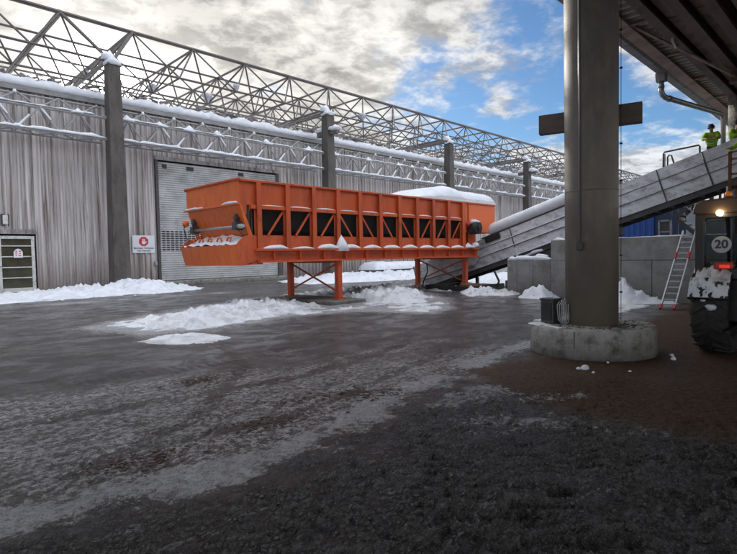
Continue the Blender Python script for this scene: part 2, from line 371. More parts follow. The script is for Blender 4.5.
ice_lines = [([(13.2,4.95),(9.96,4.75),(7.92,4.70),(6.2,4.48),(5.25,4.33),(4.35,4.15),(3.3,3.86),(2.4,3.82),(1.7,3.9),(1.0,4.05),(.3,4.1)], .40, .80),
             ([(5.61,3.46),(5.2,3.5),(4.8,3.45)], .34, .62), ([(4.5,2.9),(4.7,2.6),(4.9,2.3)], .38, .50), ([(5.6,2.9),(6.0,2.5)], .25, .40), ([(5.0,1.9),(5.3,1.5)], .2, .35),
             ([(8.31,6.32),(6.61,6.36),(5.21,6.32)], .7, .42), ([(2.7,9.0),(5.5,10.5)], .9, .25),
             ([(4.0,23.0),(9.0,24.3),(14,24.0)], .8, .8), ([(14.3,32.2),(24,32.2)], .5, .5)]
tracks = [([(.3,6.6),(2.5,6.2),(4.6,5.9),(7.5,6.6),(12,9.5)], .16), ([(.3,8.4),(2.6,7.9),(5.0,7.6),(7.5,8.6),(11,11)], .16), ([(1.2,4.6),(2.6,5.2),(4.4,7.2),(5.4,10)], .13), ([(9.5,6.4),(7.0,5.4),(5.0,4.9),(3.2,4.5),(1.2,4.9)], .12)]
slush = [(.2,8.5),(2.22,7.87),(3.96,7.6),(5.47,6.38),(7.21,5.93),(9.79,4.84),(9.04,4.47),(7.19,4.3),(5.63,4.13),(4.0,3.60),(2.87,3.48),(1.6,3.60),(0.3,3.7)]
brown = [(5.55,4.0),(6.6,4.25),(8.3,4.25),(12.5,4.35),(20,4.2),(40,4.0),(40,-12),(6.4,-6),(5.6,.6),(5.3,1.8),(5.2,2.9)]
mud = [(-3,8),(.2,3.75),(1.07,3.75),(1.62,3.62),(2.23,3.5),(2.95,3.48),(4.11,3.67),(5.5,4.05),(6.9,3.3),(7.2,2.0),(7.6,.5),(9,-8),(-6,-8)]
red = [([(3.6,5.1),(4.4,4.55),(4.7,4.35)], .30), ([(3.5,6.7),(3.3,6.9)], .25), ([(2.85,4.6),(3.2,4.4)], .22), ([(2.0,4.35),(1.4,4.55)], .25)]
pileM = [(4.2,14.6),(4.8,12.3),(6.6,12.0),(8.0,12.2),(10.0,12.3),(11.6,11.0),(12.0,9.6),(13.2,9.8),(15.6,11.8),(18.6,15.2),(19.6,18.6),(17.5,20.0),(14.5,19.4),(12.2,18.6),(9.4,17.9),(7.4,16.4)]
xs = axis(.3, 7.6, .025, 620, 1.075); ys = axis(-.5, 4.9, .025, 620, 1.075)
bm = B(); grid = []; masks = []
for x in xs:
    row = []
    for y in ys:
        r = math.hypot(x, y)
        if r < 60:
            wob = fbm(x*.8, y*.8, 1, 4, .65)*.9; wob2 = fbm(x*2.6, y*2.6, 2, 3, .7)
            ice = 0
            for pts, w, a in ice_lines:
                d = sd_line(pts, x, y) + wob*.55 + wob2*.32
                ice = max(ice, a*ss(w*1.15, w*.2, d))
            ice = max(ice, .55*ss(-.5, .8, inside_dist(slush, x, y) + wob*.45 + wob2*.2))
            if r > 6: ice = max(ice, .95*ss(-.9, .15, inside_dist(pileM, x, y) + wob*.8))
            br = ss(-.35, .35, inside_dist(brown, x, y) + wob*.85 + wob2*.35) if r < 60 else 0
            md = ss(-.35, .4, inside_dist(mud, x, y) + wob*.75 + wob2*.40)*(1 - br*.35)
            rd = 0
            tr_ = 0
            for pts, w in tracks:
                dd = sd_line(pts, x, y) + .06*wob2; tr_ = max(tr_, ss(w, w*.6, dd))
            ice *= 1 - .6*tr_*(.6+.4*noise.noise((x*2, y*2, 31)))
            for pts, w in red: rd = max(rd, ss(w*1.3, w*.3, sd_line(pts, x, y) + wob2*.25))
            rough = .25 + .75*md
            k = fbm(x*3.2, y*3.2, 5, 4, .65)
            # churned ridges pressed by tyres, running at a slant
            u = x*.66 + y*.75 + .10*wob2; v = x*.75 - y*.66
            tread = 1 - abs(noise.noise((u*5.5 + .8*noise.noise((x*1.3, y*1.3, 3)), v*1.7, 2)))*2.4
            tread2 = 1 - abs(noise.noise((u*13, v*4.5, 5)))*2.4
            near = ss(9, 5, r)
            h = .016*k*rough + md*(.045*max(0, tread)**2*ss(-.25,.3,noise.noise((x*.9,y*.9,21))) + .018*max(0, tread2)**2*near) + .026*md*fbm(x*11, y*11, 6, 4, .8) + ice*(.014*fbm(x*7, y*7, 3, 4, .8) + .012*max(0, tread2)*near)
            h += .010*br*fbm(x*5, y*5, 8, 4, .8)
            if md > .05 and r < 9:
                for q, pts in enumerate(lugs):
                    d_, s_, sg_ = track_s(pts, x, y)
                    if d_ < .26:
                        cut = math.sin(2*math.pi*(s_ + (.55*abs(sg_)) + .03*wob2)/.15)
                        h += md*ss(.26,.2,d_)*(-.012 + .030*ss(-.1,.55,cut)*(.55+.8*noise.noise((x*2.3, y*2.3, 50+q))))*ss(-.35,.1,noise.noise((x*1.1,y*1.1,60+q)))
            h += tr_*(-.018 + .016*abs(math.sin((x*.8+y*.6)*26)))*ss(16,8,r)
            h += .010*rd*abs(fbm(x*10, y*10, 9, 3))
            h += .02*fbm(x*.35, y*.35, 4, 2)*ss(2, 6, r)
            if r > 15: h *= ss(60, 15, r)
        else: ice = br = md = rd = 0; h = 0
        row.append(bm.verts.new((x, y, h))); masks.append((ice, br, md, rd))
    grid.append(row)
for i in range(len(xs)-1):
    for j in range(len(ys)-1): bm.faces.new([grid[i][j], grid[i+1][j], grid[i+1][j+1], grid[i][j+1]])
gm = bpy.data.materials.new('wet_slushy_asphalt'); gm.use_nodes = True
ground = link('ground', bm, gm, smooth=True); ground['kind'] = 'structure'
at = ground.data.attributes.new('mask', 'FLOAT_COLOR', 'POINT')
for i, mk in enumerate(masks): at.data[i].color = mk
nt = gm.node_tree; n = nt.nodes; l = nt.links; b = n['Principled BSDF']
geo = n.new('ShaderNodeNewGeometry'); P = geo.outputs['Position']
att = n.new('ShaderNodeAttribute'); att.attribute_name = 'mask'
sepc = n.new('ShaderNodeSeparateColor'); l.new(att.outputs['Color'], sepc.inputs[0])
def gn(scale, detail=8, rough=.65, sc=None, dist=0.0, rot=45):
    k = n.new('ShaderNodeTexNoise'); k.inputs['Scale'].default_value = scale; k.inputs['Detail'].default_value = detail; k.inputs['Roughness'].default_value = rough
    k.inputs['Distortion'].default_value = dist
    if sc:
        q = n.new('ShaderNodeMapping'); q.inputs['Scale'].default_value = sc; q.inputs['Rotation'].default_value = (0,0,rad(rot)); l.new(P, q.inputs[0]); l.new(q.outputs[0], k.inputs['Vector'])
    else: l.new(P, k.inputs['Vector'])
    return k.outputs['Fac']
def mixc(f, a, b_):
    k = n.new('ShaderNodeMix'); k.data_type = 'RGBA'; l.new(f, k.inputs['Factor'])
    for nm, q in (('A', a), ('B', b_)):
        if hasattr(q, 'links'): l.new(q, k.inputs[nm])
        else: k.inputs[nm].default_value = (*q, 1)
    return k.outputs['Result']
big = gn(.35, 6, .6); med = gn(1.6, 7, .7, (1,.45,1), .4); fine = gn(14, 6, .78); grit = gn(70, 5, .75)
streak = gn(5, 7, .76, (.40,1.4,1), .8, 40); blotch = gn(4.5, 6, .74, None, .6)
base = mixc(sstep(big, .4, .62), (.036,.030,.029), (.068,.057,.053))
base = mixc(sstep(med, .45, .66, 0, .8), base, (.135,.120,.117))
base = mixc(sstep(grit, .48, .58, 0, .6), base, (.21,.19,.185)); base = mixc(sstep(streak, .52, .6, 0, .6), base, (.032,.027,.028))
base = mixc(sstep(blotch, .55, .60, 0, .7), base, (.022,.019,.020))
# slush film: granular mottling that grows with the ice mask
icef = mm('ADD', sepc.outputs['Red'], mm('MULTIPLY', mm('SUBTRACT', streak, .5), 1.5)); icef = mm('ADD', icef, mm('MULTIPLY', mm('SUBTRACT', fine, .5), 1.5))
icef = mm('ADD', icef, mm('MULTIPLY', mm('SUBTRACT', blotch, .5), .9)); icef = mm('ADD', icef, mm('MULTIPLY', mm('SUBTRACT', grit, .5), 1.2))
icef = mm('MULTIPLY', sstep(icef, .40, .60), sstep(sepc.outputs['Red'], 0, .2))
blotch2 = gn(2.2, 7, .8, (.6,1.3,1), .5, 50); base = mixc(sstep(blotch2, .52, .57, 0, .75), base, (.150,.132,.122)); base = mixc(sstep(blotch2, .46, .42, 0, .7), base, (.018,.015,.015))
icecol = mixc(sstep(fine, .43, .57), (.20,.190,.185), (.60,.585,.58)); icecol = mixc(sstep(blotch, .55, .62, 0, .75), icecol, (.07,.06,.058)); icecol = mixc(mm('MULTIPLY', sstep(sepc.outputs['Red'], .6, .85), sstep(grit, .4, .6)), icecol, (.66,.67,.70))  # slush colour lifted and warmed to carry the wet glints
brownc = mixc(sstep(fine, .42, .58), (.070,.036,.019), (.185,.105,.058)); brownc = mixc(sstep(med, .5, .7, 0, .6), brownc, (.15,.105,.075)); brownc = mixc(sstep(streak, .55, .68, 0, .7), brownc, (.035,.023,.016)); brownc = mixc(sstep(grit, .55, .60, 0, .6), brownc, (.26,.19,.13))
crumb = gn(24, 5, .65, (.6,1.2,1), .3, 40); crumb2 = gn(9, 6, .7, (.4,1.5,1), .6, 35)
mudc = mixc(sstep(crumb, .47, .53), (.009,.0075,.007), (.082,.072,.066)); mudc = mixc(sstep(crumb2, .52, .57, 0, .8), mudc, (.012,.010,.010)); mudc = mixc(sstep(streak, .57, .62, 0, .8), mudc, (.16,.148,.14)); mudc = mixc(sstep(grit, .56, .60, 0, .8), mudc, (.34,.33,.32))  # ridge shadows and light crests put into the mud colour
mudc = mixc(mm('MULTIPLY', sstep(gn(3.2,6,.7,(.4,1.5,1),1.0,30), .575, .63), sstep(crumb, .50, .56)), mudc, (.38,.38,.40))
redc = mixc(sstep(fine, .4, .6), (.03,.018,.012), (.12,.05,.028))
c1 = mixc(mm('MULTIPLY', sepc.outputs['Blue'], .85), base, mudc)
c2 = mixc(mm('MULTIPLY', sepc.outputs['Green'], .93), c1, brownc)
redf = mm('MULTIPLY', att.outputs['Alpha'], sstep(gn(6, 6, .7), .42, .58))
c3 = mixc(redf, c2, redc)
speck = mm('MULTIPLY', sstep(gn(22, 4, .6), .60, .68), mm('MULTIPLY', sepc.outputs['Blue'], .35))
c3 = mixc(speck, c3, (.20,.19,.19))
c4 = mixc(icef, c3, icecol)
# far yard is half snow-covered
dist = vm('DOT_PRODUCT', P, tuple(fw)); farf = mm('MULTIPLY', sstep(dist, 34, 60), sstep(big, .35, .5))
c5 = mixc(farf, c4, (.72,.74,.78))
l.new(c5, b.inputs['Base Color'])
pud = sstep(gn(1.3, 8, .72, (.75,1.15,1), .8, 45), .42, .60)
wet = mm('MULTIPLY', pud, mm('SUBTRACT', 1.0, mm('MULTIPLY', mm('MAXIMUM', sepc.outputs['Green'], sepc.outputs['Blue']), .95)))
wet = mm('MULTIPLY', wet, mm('SUBTRACT', 1.0, mm('MULTIPLY', sepc.outputs['Red'], .6)))
l.new(mm('SUBTRACT', .66, mm('MULTIPLY', mm('MAXIMUM', sepc.outputs['Green'], mm('MULTIPLY', sepc.outputs['Blue'], .15)), .50)), b.inputs['Specular IOR Level'])
ro = mm('SUBTRACT', .33, mm('MULTIPLY', wet, .19)); ro = mm('ADD', ro, mm('MULTIPLY', mm('SUBTRACT', fine, .5), .40)); ro = mm('ADD', ro, mm('MULTIPLY', sepc.outputs['Green'], .25)); ro = mm('SUBTRACT', ro, mm('MULTIPLY', mm('MULTIPLY', sepc.outputs['Blue'], mm('SUBTRACT', 1.0, sepc.outputs['Green'])), .10)); ro = mm('ADD', ro, mm('MULTIPLY', icef, .05))
l.new(mm('MAXIMUM', ro, .10), b.inputs['Roughness']); b.inputs['Specular IOR Level'].default_value = .75
bp = n.new('ShaderNodeBump'); bp.inputs['Distance'].default_value = .08
ridge = mm('SUBTRACT', 1.0, mm('MULTIPLY', mm('ABSOLUTE', mm('SUBTRACT', streak, .5)), 5.0)); ridge = mm('MULTIPLY', mm('MAXIMUM', ridge, 0.0), mm('ADD', .15, sepc.outputs['Blue']))
hsum = mm('ADD', mm('MULTIPLY', fine, 1.1), mm('MULTIPLY', grit, .35)); hsum = mm('ADD', hsum, mm('MULTIPLY', med, .6)); hsum = mm('ADD', hsum, mm('MULTIPLY', ridge, .5)); hsum = mm('ADD', hsum, mm('MULTIPLY', blotch, .8)); hsum = mm('ADD', hsum, mm('MULTIPLY', sstep(crumb, .44, .56), mm('ADD', .06, mm('MULTIPLY', sepc.outputs['Blue'], .22)))); hsum = mm('ADD', hsum, mm('MULTIPLY', crumb2, mm('MULTIPLY', sepc.outputs['Blue'], .6)))
l.new(hsum, bp.inputs['Height']); l.new(mm('SUBTRACT', 1.0, mm('MULTIPLY', wet, .38)), bp.inputs['Strength']); l.new(bp.outputs[0], b.inputs['Normal'])

# far snowy rise beyond the yard
bm = B(); prev = None
for i in range(90):
    a = -2.2 + i*.075; r = 520; x, y = r*math.cos(a), r*math.sin(a); hh = 12 + 9*noise.noise((i*.13, 2, 0)) + 3*noise.noise((i*.6, 1, 0))
    cur = [bm.verts.new((x*k, y*k, z)) for k, z in ((.96,-1),(1.0,hh*.7),(1.06,hh),(1.12,-2))]
    if prev:
        for q in range(3): bm.faces.new([prev[q], cur[q], cur[q+1], prev[q+1]])
    prev = cur
o = link('hills', bm, mat('snowy_far_hill', (.12,.13,.13), .9, 0, var=(.5,.53,.58), vscale=.02)); o['kind'] = 'structure'

# ---------------------------------------------------------------- hall
WY = 33.5; ZT = 11.1; X0, X1 = -24.0, 118.0
hall = empty('industrial_hall', (11.2, WY, 0))
tag(hall, 'long industrial hall clad in weathered grey corrugated sheet with snow on its roof edge', 'hall')
HL = Matrix.Translation((-11.2, -WY, 0))
def hp(name, bm, m, smooth=False, parent=hall):
    bmesh.ops.transform(bm, matrix=HL, verts=bm.verts); return link(name, bm, m, parent, smooth)
def corrugated(bm, x0, x1, y, z0, z1, per=.34, dep=.10, zr=1):
    x = x0; pts = []
    while x < x1:
        for dx, dy in ((0,0),(.13,0),(.17,-dep),(.25,-dep)): 
            if x+dx*per/.29 < x1: pts.append((x+dx*per/.29+.02*noise.noise((x*9,dx,0)), y+dy*(1+.25*noise.noise((x*7,1,0)))))
        x += per
    pts.append((x1, y))
    zs = [z0 + (z1-z0)*k/zr for k in range(zr+1)]
    cols = [[bm.verts.new((a, b_, z)) for z in zs] for a, b_ in pts]
    for i in range(len(cols)-1):
        for k in range(zr): bm.faces.new([cols[i][k], cols[i+1][k], cols[i+1][k+1], cols[i][k+1]])
RD0, RD1, RZ0, RZ1 = 14.45, 23.6, .35, 8.05
bm = B(); corrugated(bm, X0, 4.9, WY, 0, ZT-.1); corrugated(bm, 4.9, 7.55, WY-.02, 3.35, ZT-.1); corrugated(bm, 7.55, 11.6, WY-.10, 0, ZT-.1)
corrugated(bm, 11.6, RD0-.18, WY, 0, ZT-.1); corrugated(bm, RD0-.18, RD1+.25, WY, RZ1+.35, ZT-.1); corrugated(bm, RD1+.25, X1, WY, 0, ZT-.1)
box(bm, 7.50, 7.55, WY-.14, WY, 0, ZT-.1); box(bm, 11.6, 11.64, WY-.12, WY, 0, ZT-.1)
hp('wall', bm, M['clad'])
bm = B(); box(bm, X0, 4.9, WY+.1, WY+.3, 0, ZT-.2); box(bm, 7.6, RD0-.2, WY+.1, WY+.3, 0, ZT-.2); box(bm, RD1+.3, X1, WY+.1, WY+.3, 0, ZT-.2)
box(bm, X0, X0+.2, WY+.3, 80, 0, ZT-.2); box(bm, X1-.2, X1, WY+.3, 80, 0, ZT-.2); box(bm, X0, X1, 80, 80.2, 0, ZT-.2)
box(bm, 4.9, 7.6, WY+.1, WY+.3, 3.3, ZT-.2); box(bm, RD0-.2, RD1+.3, WY+.1, WY+.3, RZ1+.3, ZT-.2)
hp('backing_wall', bm, M['clad_dark'])
bm = B(); box(bm, X0-.2, X1+.2, WY-.35, 80.4, ZT-.1, ZT+.14); r = hp('roof', bm, M['clad_dark'])
bm = B(); box(bm, X0-.2, X1+.2, WY-.42, WY-.352, ZT-.16, ZT+.16); hp('roof_edge', bm, M['gutter'])
# roller door
bm = B(); zs = []; z = RZ0; pr = []
while z < RZ1: pr += [(WY-.02, z), (WY-.06, z+.03), (WY-.06, z+.10), (WY-.02, z+.13)]; z += .145
pr = [(a, min(z, RZ1)) for a, z in pr]
cols = [[bm.verts.new((x, a, z)) for a, z in pr] for x in (RD0, RD1)]
for k in range(len(pr)-1): bm.faces.new([cols[0][k], cols[1][k], cols[1][k+1], cols[0][k+1]])
door = hp('roller_door', bm, M['roller'])
bm = B()
nx = 30; dx = (RD1-.2-RD0-.1)/nx
for i in range(nx):
    for k in range(9): box(bm, RD0+.1+i*dx+.05, RD0+.1+(i+1)*dx-.05, WY-.075, WY-.062, 2.32+k*.148, 2.32+k*.148+.085)
bmesh.ops.transform(bm, matrix=HL, verts=bm.verts); link('vent_slots', bm, M['black'], door)
bm = B(); box(bm, RD0-.18, RD0-.003, WY-.16, WY, 0, RZ1+.1); hp('door_jamb', bm, M['conv_frame'])
bm = B(); box(bm, RD1+.003, RD1+.24, WY-.16, WY, 0, RZ1+.1); hp('door_jamb', bm, M['conv_frame'])
bm = B(); box(bm, RD0-.18, RD1+.24, WY-.12, WY-.003, RZ1+.103, RZ1+.34); hp('door_header', bm, M['clad_dark'])
bm = B(); box(bm, RD0-.3, RD1+.4, WY-.9, WY-.05, -.02, .33); bevel(hp('door_sill', bm, M['concrete']), .02)
# square dark lights above the roller door
bm = B()
for i, (a, w_) in enumerate(((.3,.3),(1.95,.5),(5.9,.4))): box(bm, RD0+a, RD0+a+w_, WY-.10, WY-.075, RZ1-.40, RZ1-.14)
bmesh.ops.transform(bm, matrix=HL, verts=bm.verts); link('light_slots', bm, M['black'], door)
# personnel door
def T(bm): bmesh.ops.transform(bm, matrix=HL, verts=bm.verts); return bm
bm = B(); x0, x1 = 5.72, 7.42
box(bm, x0, x0+.16, WY-.14, WY, 0.1, 3.15); box(bm, x1-.16, x1, WY-.14, WY, .1, 3.15); box(bm, x0+.163, x1-.163, WY-.14, WY, 2.99, 3.15); box(bm, x0+.163, x1-.163, WY-.14, WY, .1, .33)
for z in (.85, 1.42, 2.0, 2.58): box(bm, x0+.163, x1-.163, WY-.12, WY-.05, z, z+.06)
pd = link('door', T(bm), M['white_frame'], hall); bevel(pd, .01)
bm = B(); box(bm, x0+.1, x1-.1, WY-.045, WY-.02, .2, 3.05); link('pane', T(bm), M['pane'], pd)
bm = B(); tube(bm, [(x0+.08, WY-.16, 1.5), (x0+.08, WY-.22, 1.5), (x0+.22, WY-.22, 1.5)], .02, 6); link('handle', T(bm), M['conv_frame'], pd)
bm = B(); box(bm, 4.7, 7.52, WY-.22, WY-.05, 3.25, 3.36); box(bm, 4.7, 7.5, WY-.17, WY-.05, 3.363, 3.5); link('door_lintel', T(bm), M['clad_dark'], hall)
bm = B()
prism(bm, [(6.42,1.97),(6.84,1.97),(6.84,2.28),(6.74,2.42),(6.63,2.46),(6.52,2.42),(6.42,2.28)], WY-.155, WY-.145); 
nn = link('door_notice', T(bm), M['paper'], pd)
bm = B()
for k, (a, c, ww) in enumerate([(6.50,2.30,.08),(6.66,2.30,.1),(6.48,2.2,.12),(6.66,2.18,.1),(6.5,2.09,.09),(6.64,2.06,.12)]): box(bm, a, a+ww, WY-.158, WY-.156, c, c+.05)
link('notice_marks', T(bm), M['red'], nn)
wl = empty('wall_lamp', (6.12, WY-.02, 4.0)); tag(wl, 'small oval bulkhead lamp on the cladding above the personnel door', 'lamp')
bm = B(); box(bm, -.19, .19, -.09, 0, -.32, .32); bevel(link('housing', bm, M['conv_frame'], wl), .05, 3)
bm = B(); box(bm, -.12, .12, -.17, -.088, -.25, .25); bevel(link('lamp_glass', bm, M['white_frame'], wl), .05, 3)
# small socket box beside the roller door
o = bevel(tag(link('switch_box', (lambda q: (box(q, 14.02, 14.17, WY-.24, WY-.06, 1.35, 1.62), q)[1])(B()), M['zinc']), 'small grey switch box on the cladding left of the roller door', 'switch box'), .02)

# no-entry sign
def text_mesh(body, size, extrude=.002, bold=0.0):
    cu = bpy.data.curves.new('t', 'FONT'); cu.body = body; cu.size = size; cu.extrude = extrude; cu.align_x = 'CENTER'; cu.align_y = 'CENTER'; cu.offset = bold
    ob = bpy.data.objects.new('t', cu); C.objects.link(ob); dg = bpy.context.evaluated_depsgraph_get(); dg.update()
    me = bpy.data.meshes.new_from_object(ob.evaluated_get(dg)); bpy.data.objects.remove(ob); return me
sg = empty('warning_sign', (13.38, WY-.09, 2.72)); tag(sg, 'white sign with a red octagon on the cladding beside the roller door', 'sign')
bm = B(); box(bm, -.70, .70, -.02, .01, -.55, .55); bevel(link('board', bm, M['paper'], sg), .01)
bm = B(); prism(bm, [(.31*math.cos(rad(22.5+45*k)), .17+.31*math.sin(rad(22.5+45*k))) for k in range(8)], -.028, -.022); oc = link('red_octagon', bm, M['red'], sg)
bm = B(); 
prism(bm, [(-.09,.0),(.08,.0),(.12,.1),(.09,.18),(-.10,.18),(-.13,.1)], -.034, -.030)
for k, (a, b_) in enumerate([(-.085,.31),(-.03,.35),(.025,.345),(.075,.31)]): prism(bm, [(a-.018,.18),(a+.018,.18),(a+.018+.12*a,b_),(a-.018+.12*a,b_)], -.034, -.030)
prism(bm, [(.10,.06),(.13,.05),(.20,.17),(.17,.19)], -.034, -.030)
link('hand_symbol', bm, M['paper'], oc)
for tx, zc, sz in (('Betreten Verboten', -.25, .165), ('Nur Personal', -.41, .15)):
    me = text_mesh(tx, sz, .002, .003); me.materials.append(M['ink']); o = bpy.data.objects.new('lettering', me); C.objects.link(o); o.parent = sg
    o.location = (0, -.024, zc); o.rotation_euler = (math.pi/2, 0, 0)

# ---------------------------------------------------------------- columns of the hall
snowN = 0
CX = [11.2, 27.3, 43.3, 59.3, 75.3, 91.3, 107.3]; CYc = 31.5
def col_mb(bm, wb, wt, z1):
    a = [bm.verts.new((i*wb/2, j*wb/2, -.1)) for i, j in ((-1,-1),(1,-1),(1,1),(-1,1))]; b_ = [bm.verts.new((i*wt/2, j*wt/2, z1)) for i, j in ((-1,-1),(1,-1),(1,1),(-1,1))]
    for k in range(4): bm.faces.new([a[k], a[(k+1)%4], b_[(k+1)%4], b_[k]])
    bm.faces.new(b_); bm.faces.new(a[::-1])
col = empty('hall_column', (CX[0], CYc, 0)); tag(col, 'dark tapering concrete column nearest the camera, against the left wall', 'column', 'columns along the hall')
bm = B(); col_mb(bm, .96, .69, 12.75); bevel(link('shaft', bm, M['column'], col), .04)
bm = B(); box(bm, -.36, .36, -.36, .36, 12.753, 12.85); link('cap_plate', bm, M['frame_steel'], col)
lab = {1: 'dark column rising behind the left half of the orange hopper', 2: 'dark column behind the snow mound at the far end of the orange hopper', 3: 'dark column right of the hopper, half hidden by the rising conveyor', 4: 'hall column hidden behind the big round pillar', 5: 'distant hall column beyond the conveyor', 6: 'farthest hall column beyond the conveyor'}
cols = [col]
for i in range(1, 7):
    c = copy_tree(col); c.location = (CX[i], CYc, 0); c['label'] = lab[i]; cols.append(c)
for i in (1, 3):
    bm = B(); box(bm, -.16, .16, -1.2, 1.15, 11.25, 11.6); link('cross_arm', bm, M['arm'], cols[i])
def clump(bm, c, rx, ry, rz, seed, down=.5, n=10, m=6):
    rings = []
    for j in range(m+1):
        ph = -math.pi/2*down + (math.pi/2 + math.pi/2*down)*j/m; ring = []
        for k in range(n):
            a = 2*math.pi*k/n; d = Vector((math.cos(a)*math.cos(ph), math.sin(a)*math.cos(ph), math.sin(ph)))
            s = 1 + .38*noise.noise((d.x*1.9+seed*3.7, d.y*1.9, d.z*1.9+seed)) + .12*noise.noise((d.x*5+seed, d.y*5, d.z*5))
            ring.append(bm.verts.new(Vector(c) + Vector((d.x*rx*s, d.y*ry*s, d.z*rz*s))))
        rings.append(ring)
    for j in range(m):
        for k in range(n): f = bm.faces.new([rings[j][k], rings[j][(k+1)%n], rings[j+1][(k+1)%n], rings[j+1][k]]); f.smooth = True
    bm.faces.new(rings[0][::-1]); bm.faces.new(rings[m])
nm = ['nearest, left-hand', 'second', 'third', 'fourth', 'fifth', 'sixth', 'farthest']
for i, x in enumerate(CX[:5]):
    bm = B(); clump(bm, (x+.03, CYc, 12.9), .48, .46, .34, 3+i, .25, 14, 8); hat(bm, (x-.1, CYc, 13.05), .44, .62, i); clump(bm, (x-.28, CYc+.1, 13.25), .26, .28, .30, 9+i, .8, 12, 8)
    tag(link('snow_lump', bm, M['snow']), 'lump of snow on top of the %s dark hall column' % nm[i], 'snow', 'snow caps on the hall columns')
for i in (1, 3):
    bm = B(); snow_strip(bm, (CX[i], CYc-1.25, 11.6), (CX[i], CYc+1.2, 11.6), .62, .5, .15, i); clump(bm, (CX[i], CYc-.95, 11.62), .36, .5, .22, i+2, .4)
    tag(link('snow_strip', bm, M['snow']), 'snow lying on the cross arm of the %s hall column' % nm[i], 'snow')

# ---------------------------------------------------------------- lattice girders under the eave
def girder(x0, x1, name, label, parent=None):
    g_ = empty(name, (x0, 31.6, 8.6)); tag(g_, label, 'girder', 'lattice girders between the hall columns')
    L = x1-x0
    def P(name, segs, w, mt='frame_pale'):
        bm = B()
        for a, b_ in segs: tube(bm, [Vector(a)-Vector((x0,31.6,8.6)), Vector(b_)-Vector((x0,31.6,8.6))], w, 6)
        return link(name, bm, M[mt], g_)
    Y = 31.6; zl, zm, zt = 8.6, 9.8, 10.46
    P('bottom_chord', [((x0,Y,zl),(x1,Y,zl)), ((x0,Y+1.1,zl),(x1,Y+1.1,zl))], .075)
    P('middle_chord', [((x0,Y,zm),(x1,Y,zm))], .07)
    P('top_chord', [((x0,Y+.9,zt+.12),(x1,Y+.9,zt+.12))], .06)
    n_ = 8; st = 1.93; x0g = x0-.48; seg1 = []; seg2 = []; seg3 = []; seg4 = []; seg5 = []
    for k in range(n_):
        xa = x0g + st*(k+.0); xm = xa+st/2; xb = xa+st
        if k == 0: xa = x0
        if k: seg1.append(((xa,Y,zl),(xa,Y+.1,zt)))
        seg2 += [((xa,Y,zl),(xm,Y,zm)), ((xm,Y,zm),(xb,Y,zl))]
        seg3 += [((xm,Y,zm),(xa,Y+.1,zt)), ((xm,Y,zm),(xb,Y+.1,zt))]
        seg4 += [((xa,Y+1.1,zl),(xm,Y,zm)), ((xm,Y,zm),(xb,Y+1.1,zl)), ((xa,Y,zl),(xm,Y+1.1,zl)), ((xm,Y+1.1,zl),(xb,Y,zl))]; seg5.append(((xa,Y+.1,zt),(xa,Y+1.7,zt+.3)))
    for q in seg1: P('post', [q], .04)
    for q in seg5: P('wall_tie', [q], .035)
    P('lower_lacing', seg2, .05); P('upper_lacing', seg3, .045); P('rear_lacing', seg4, .04)
    return g_
spans = [(-4.9,11.2)] + list(zip(CX[:-1], CX[1:]))
gl = ['left of the nearest dark column', 'over the roller door', 'between second and third dark columns', 'between third and fourth dark columns', 'running behind the round pillar', 'between fifth and sixth columns', 'between the two farthest columns']
for i, (a, b_) in enumerate(spans):
    girder(a+.33, b_-.33, 'lattice_girder', 'pale lattice girder under the eave ' + gl[i])
    bm = B(); snow_strip(bm, (a+.4,31.6,8.66), (b_-.4,31.6,8.66), .26, .17, .2, i*3.1, .10)
    st = 1.93; a -= .48
    snow_strip(bm, (a+.4,31.6,9.9), (b_-.4,31.6,9.9), .22, .10, .2, i*5.3, .15)
    for k in range(8):
        if random.random() < .8:
            s = random.uniform(.7, 1.25); clump(bm, (a+.33+st*(k+.5)+random.uniform(-.15,.1), 31.65, 9.86), .46*s, .26, .13*s, k+i*9, .3, 9, 4); hat(bm, (a+.33+st*(k+.5)-.05, 31.65, 9.90), .34*s, .30*s, k+i)
        if random.random() < .7:
            clump(bm, (a+.33+st*k, 31.7, 8.72), .32, .22, .13, k+i*7, .3, 8, 4)
            clump(bm, (a+.33+st*k-.05, 31.72, 10.46), .10, .10, .12, k, .6, 6, 4)
    # snow lying on the lower lacing
    for k in range(8):
        xa = a+.33+st*k
        for p, q in (((xa,31.6,8.66),(xa+st/2,31.6,9.86)), ((xa+st/2,31.6,9.86),(xa+st,31.6,8.66))):
            if random.random() < .6: tube(bm, [Vector(p).lerp(Vector(q), .05)+Vector((0,0,.05)), Vector(p).lerp(Vector(q), .55)+Vector((0,0,.05))], [.07,.045], 6)
    tag(link('girder_snow', bm, M['snow']), 'snow clinging to the lattice girder ' + gl[i], 'snow', 'snow on the lattice girders')
# snow blanket on the hall roof with a lumpy front edge
bm = B(); prev = None; x = X0
while x < X1:
    k = noise.noise((x*.9, 0, 3)); k2 = noise.noise((x*3.1, 0, 7)); k3 = noise.noise((x*.25, 0, 1))
    k4 = noise.noise((x*6.5, 0, 9)); yf = WY-.50-.10*k2; top = .52+.18*k+.15*k2+.09*k4+.10*k3
    prof = [(yf+.12, ZT+.10), (yf-.02, ZT+.20+.05*k2), (yf+.05, ZT+.12+top*.72), (yf+.34, ZT+.14+top), (yf+1.2, ZT+.1+top+.06*k), (yf+3.2, ZT+.2+top+.22*max(0, noise.noise((x*.8, 5, 0)))), (yf+4.0, ZT+top), (79, ZT+top)]
    cur = [bm.verts.new((x, a, z)) for a, z in prof]
    if prev:
        for q in range(len(prof)-1): bm.faces.new([prev[q], cur[q], cur[q+1], prev[q+1]]).smooth = True
    prev = cur; x += .22
tag(link('roof_snow', bm, M['snow']), 'deep white snow blanket along the roof edge of the long hall', 'snow')
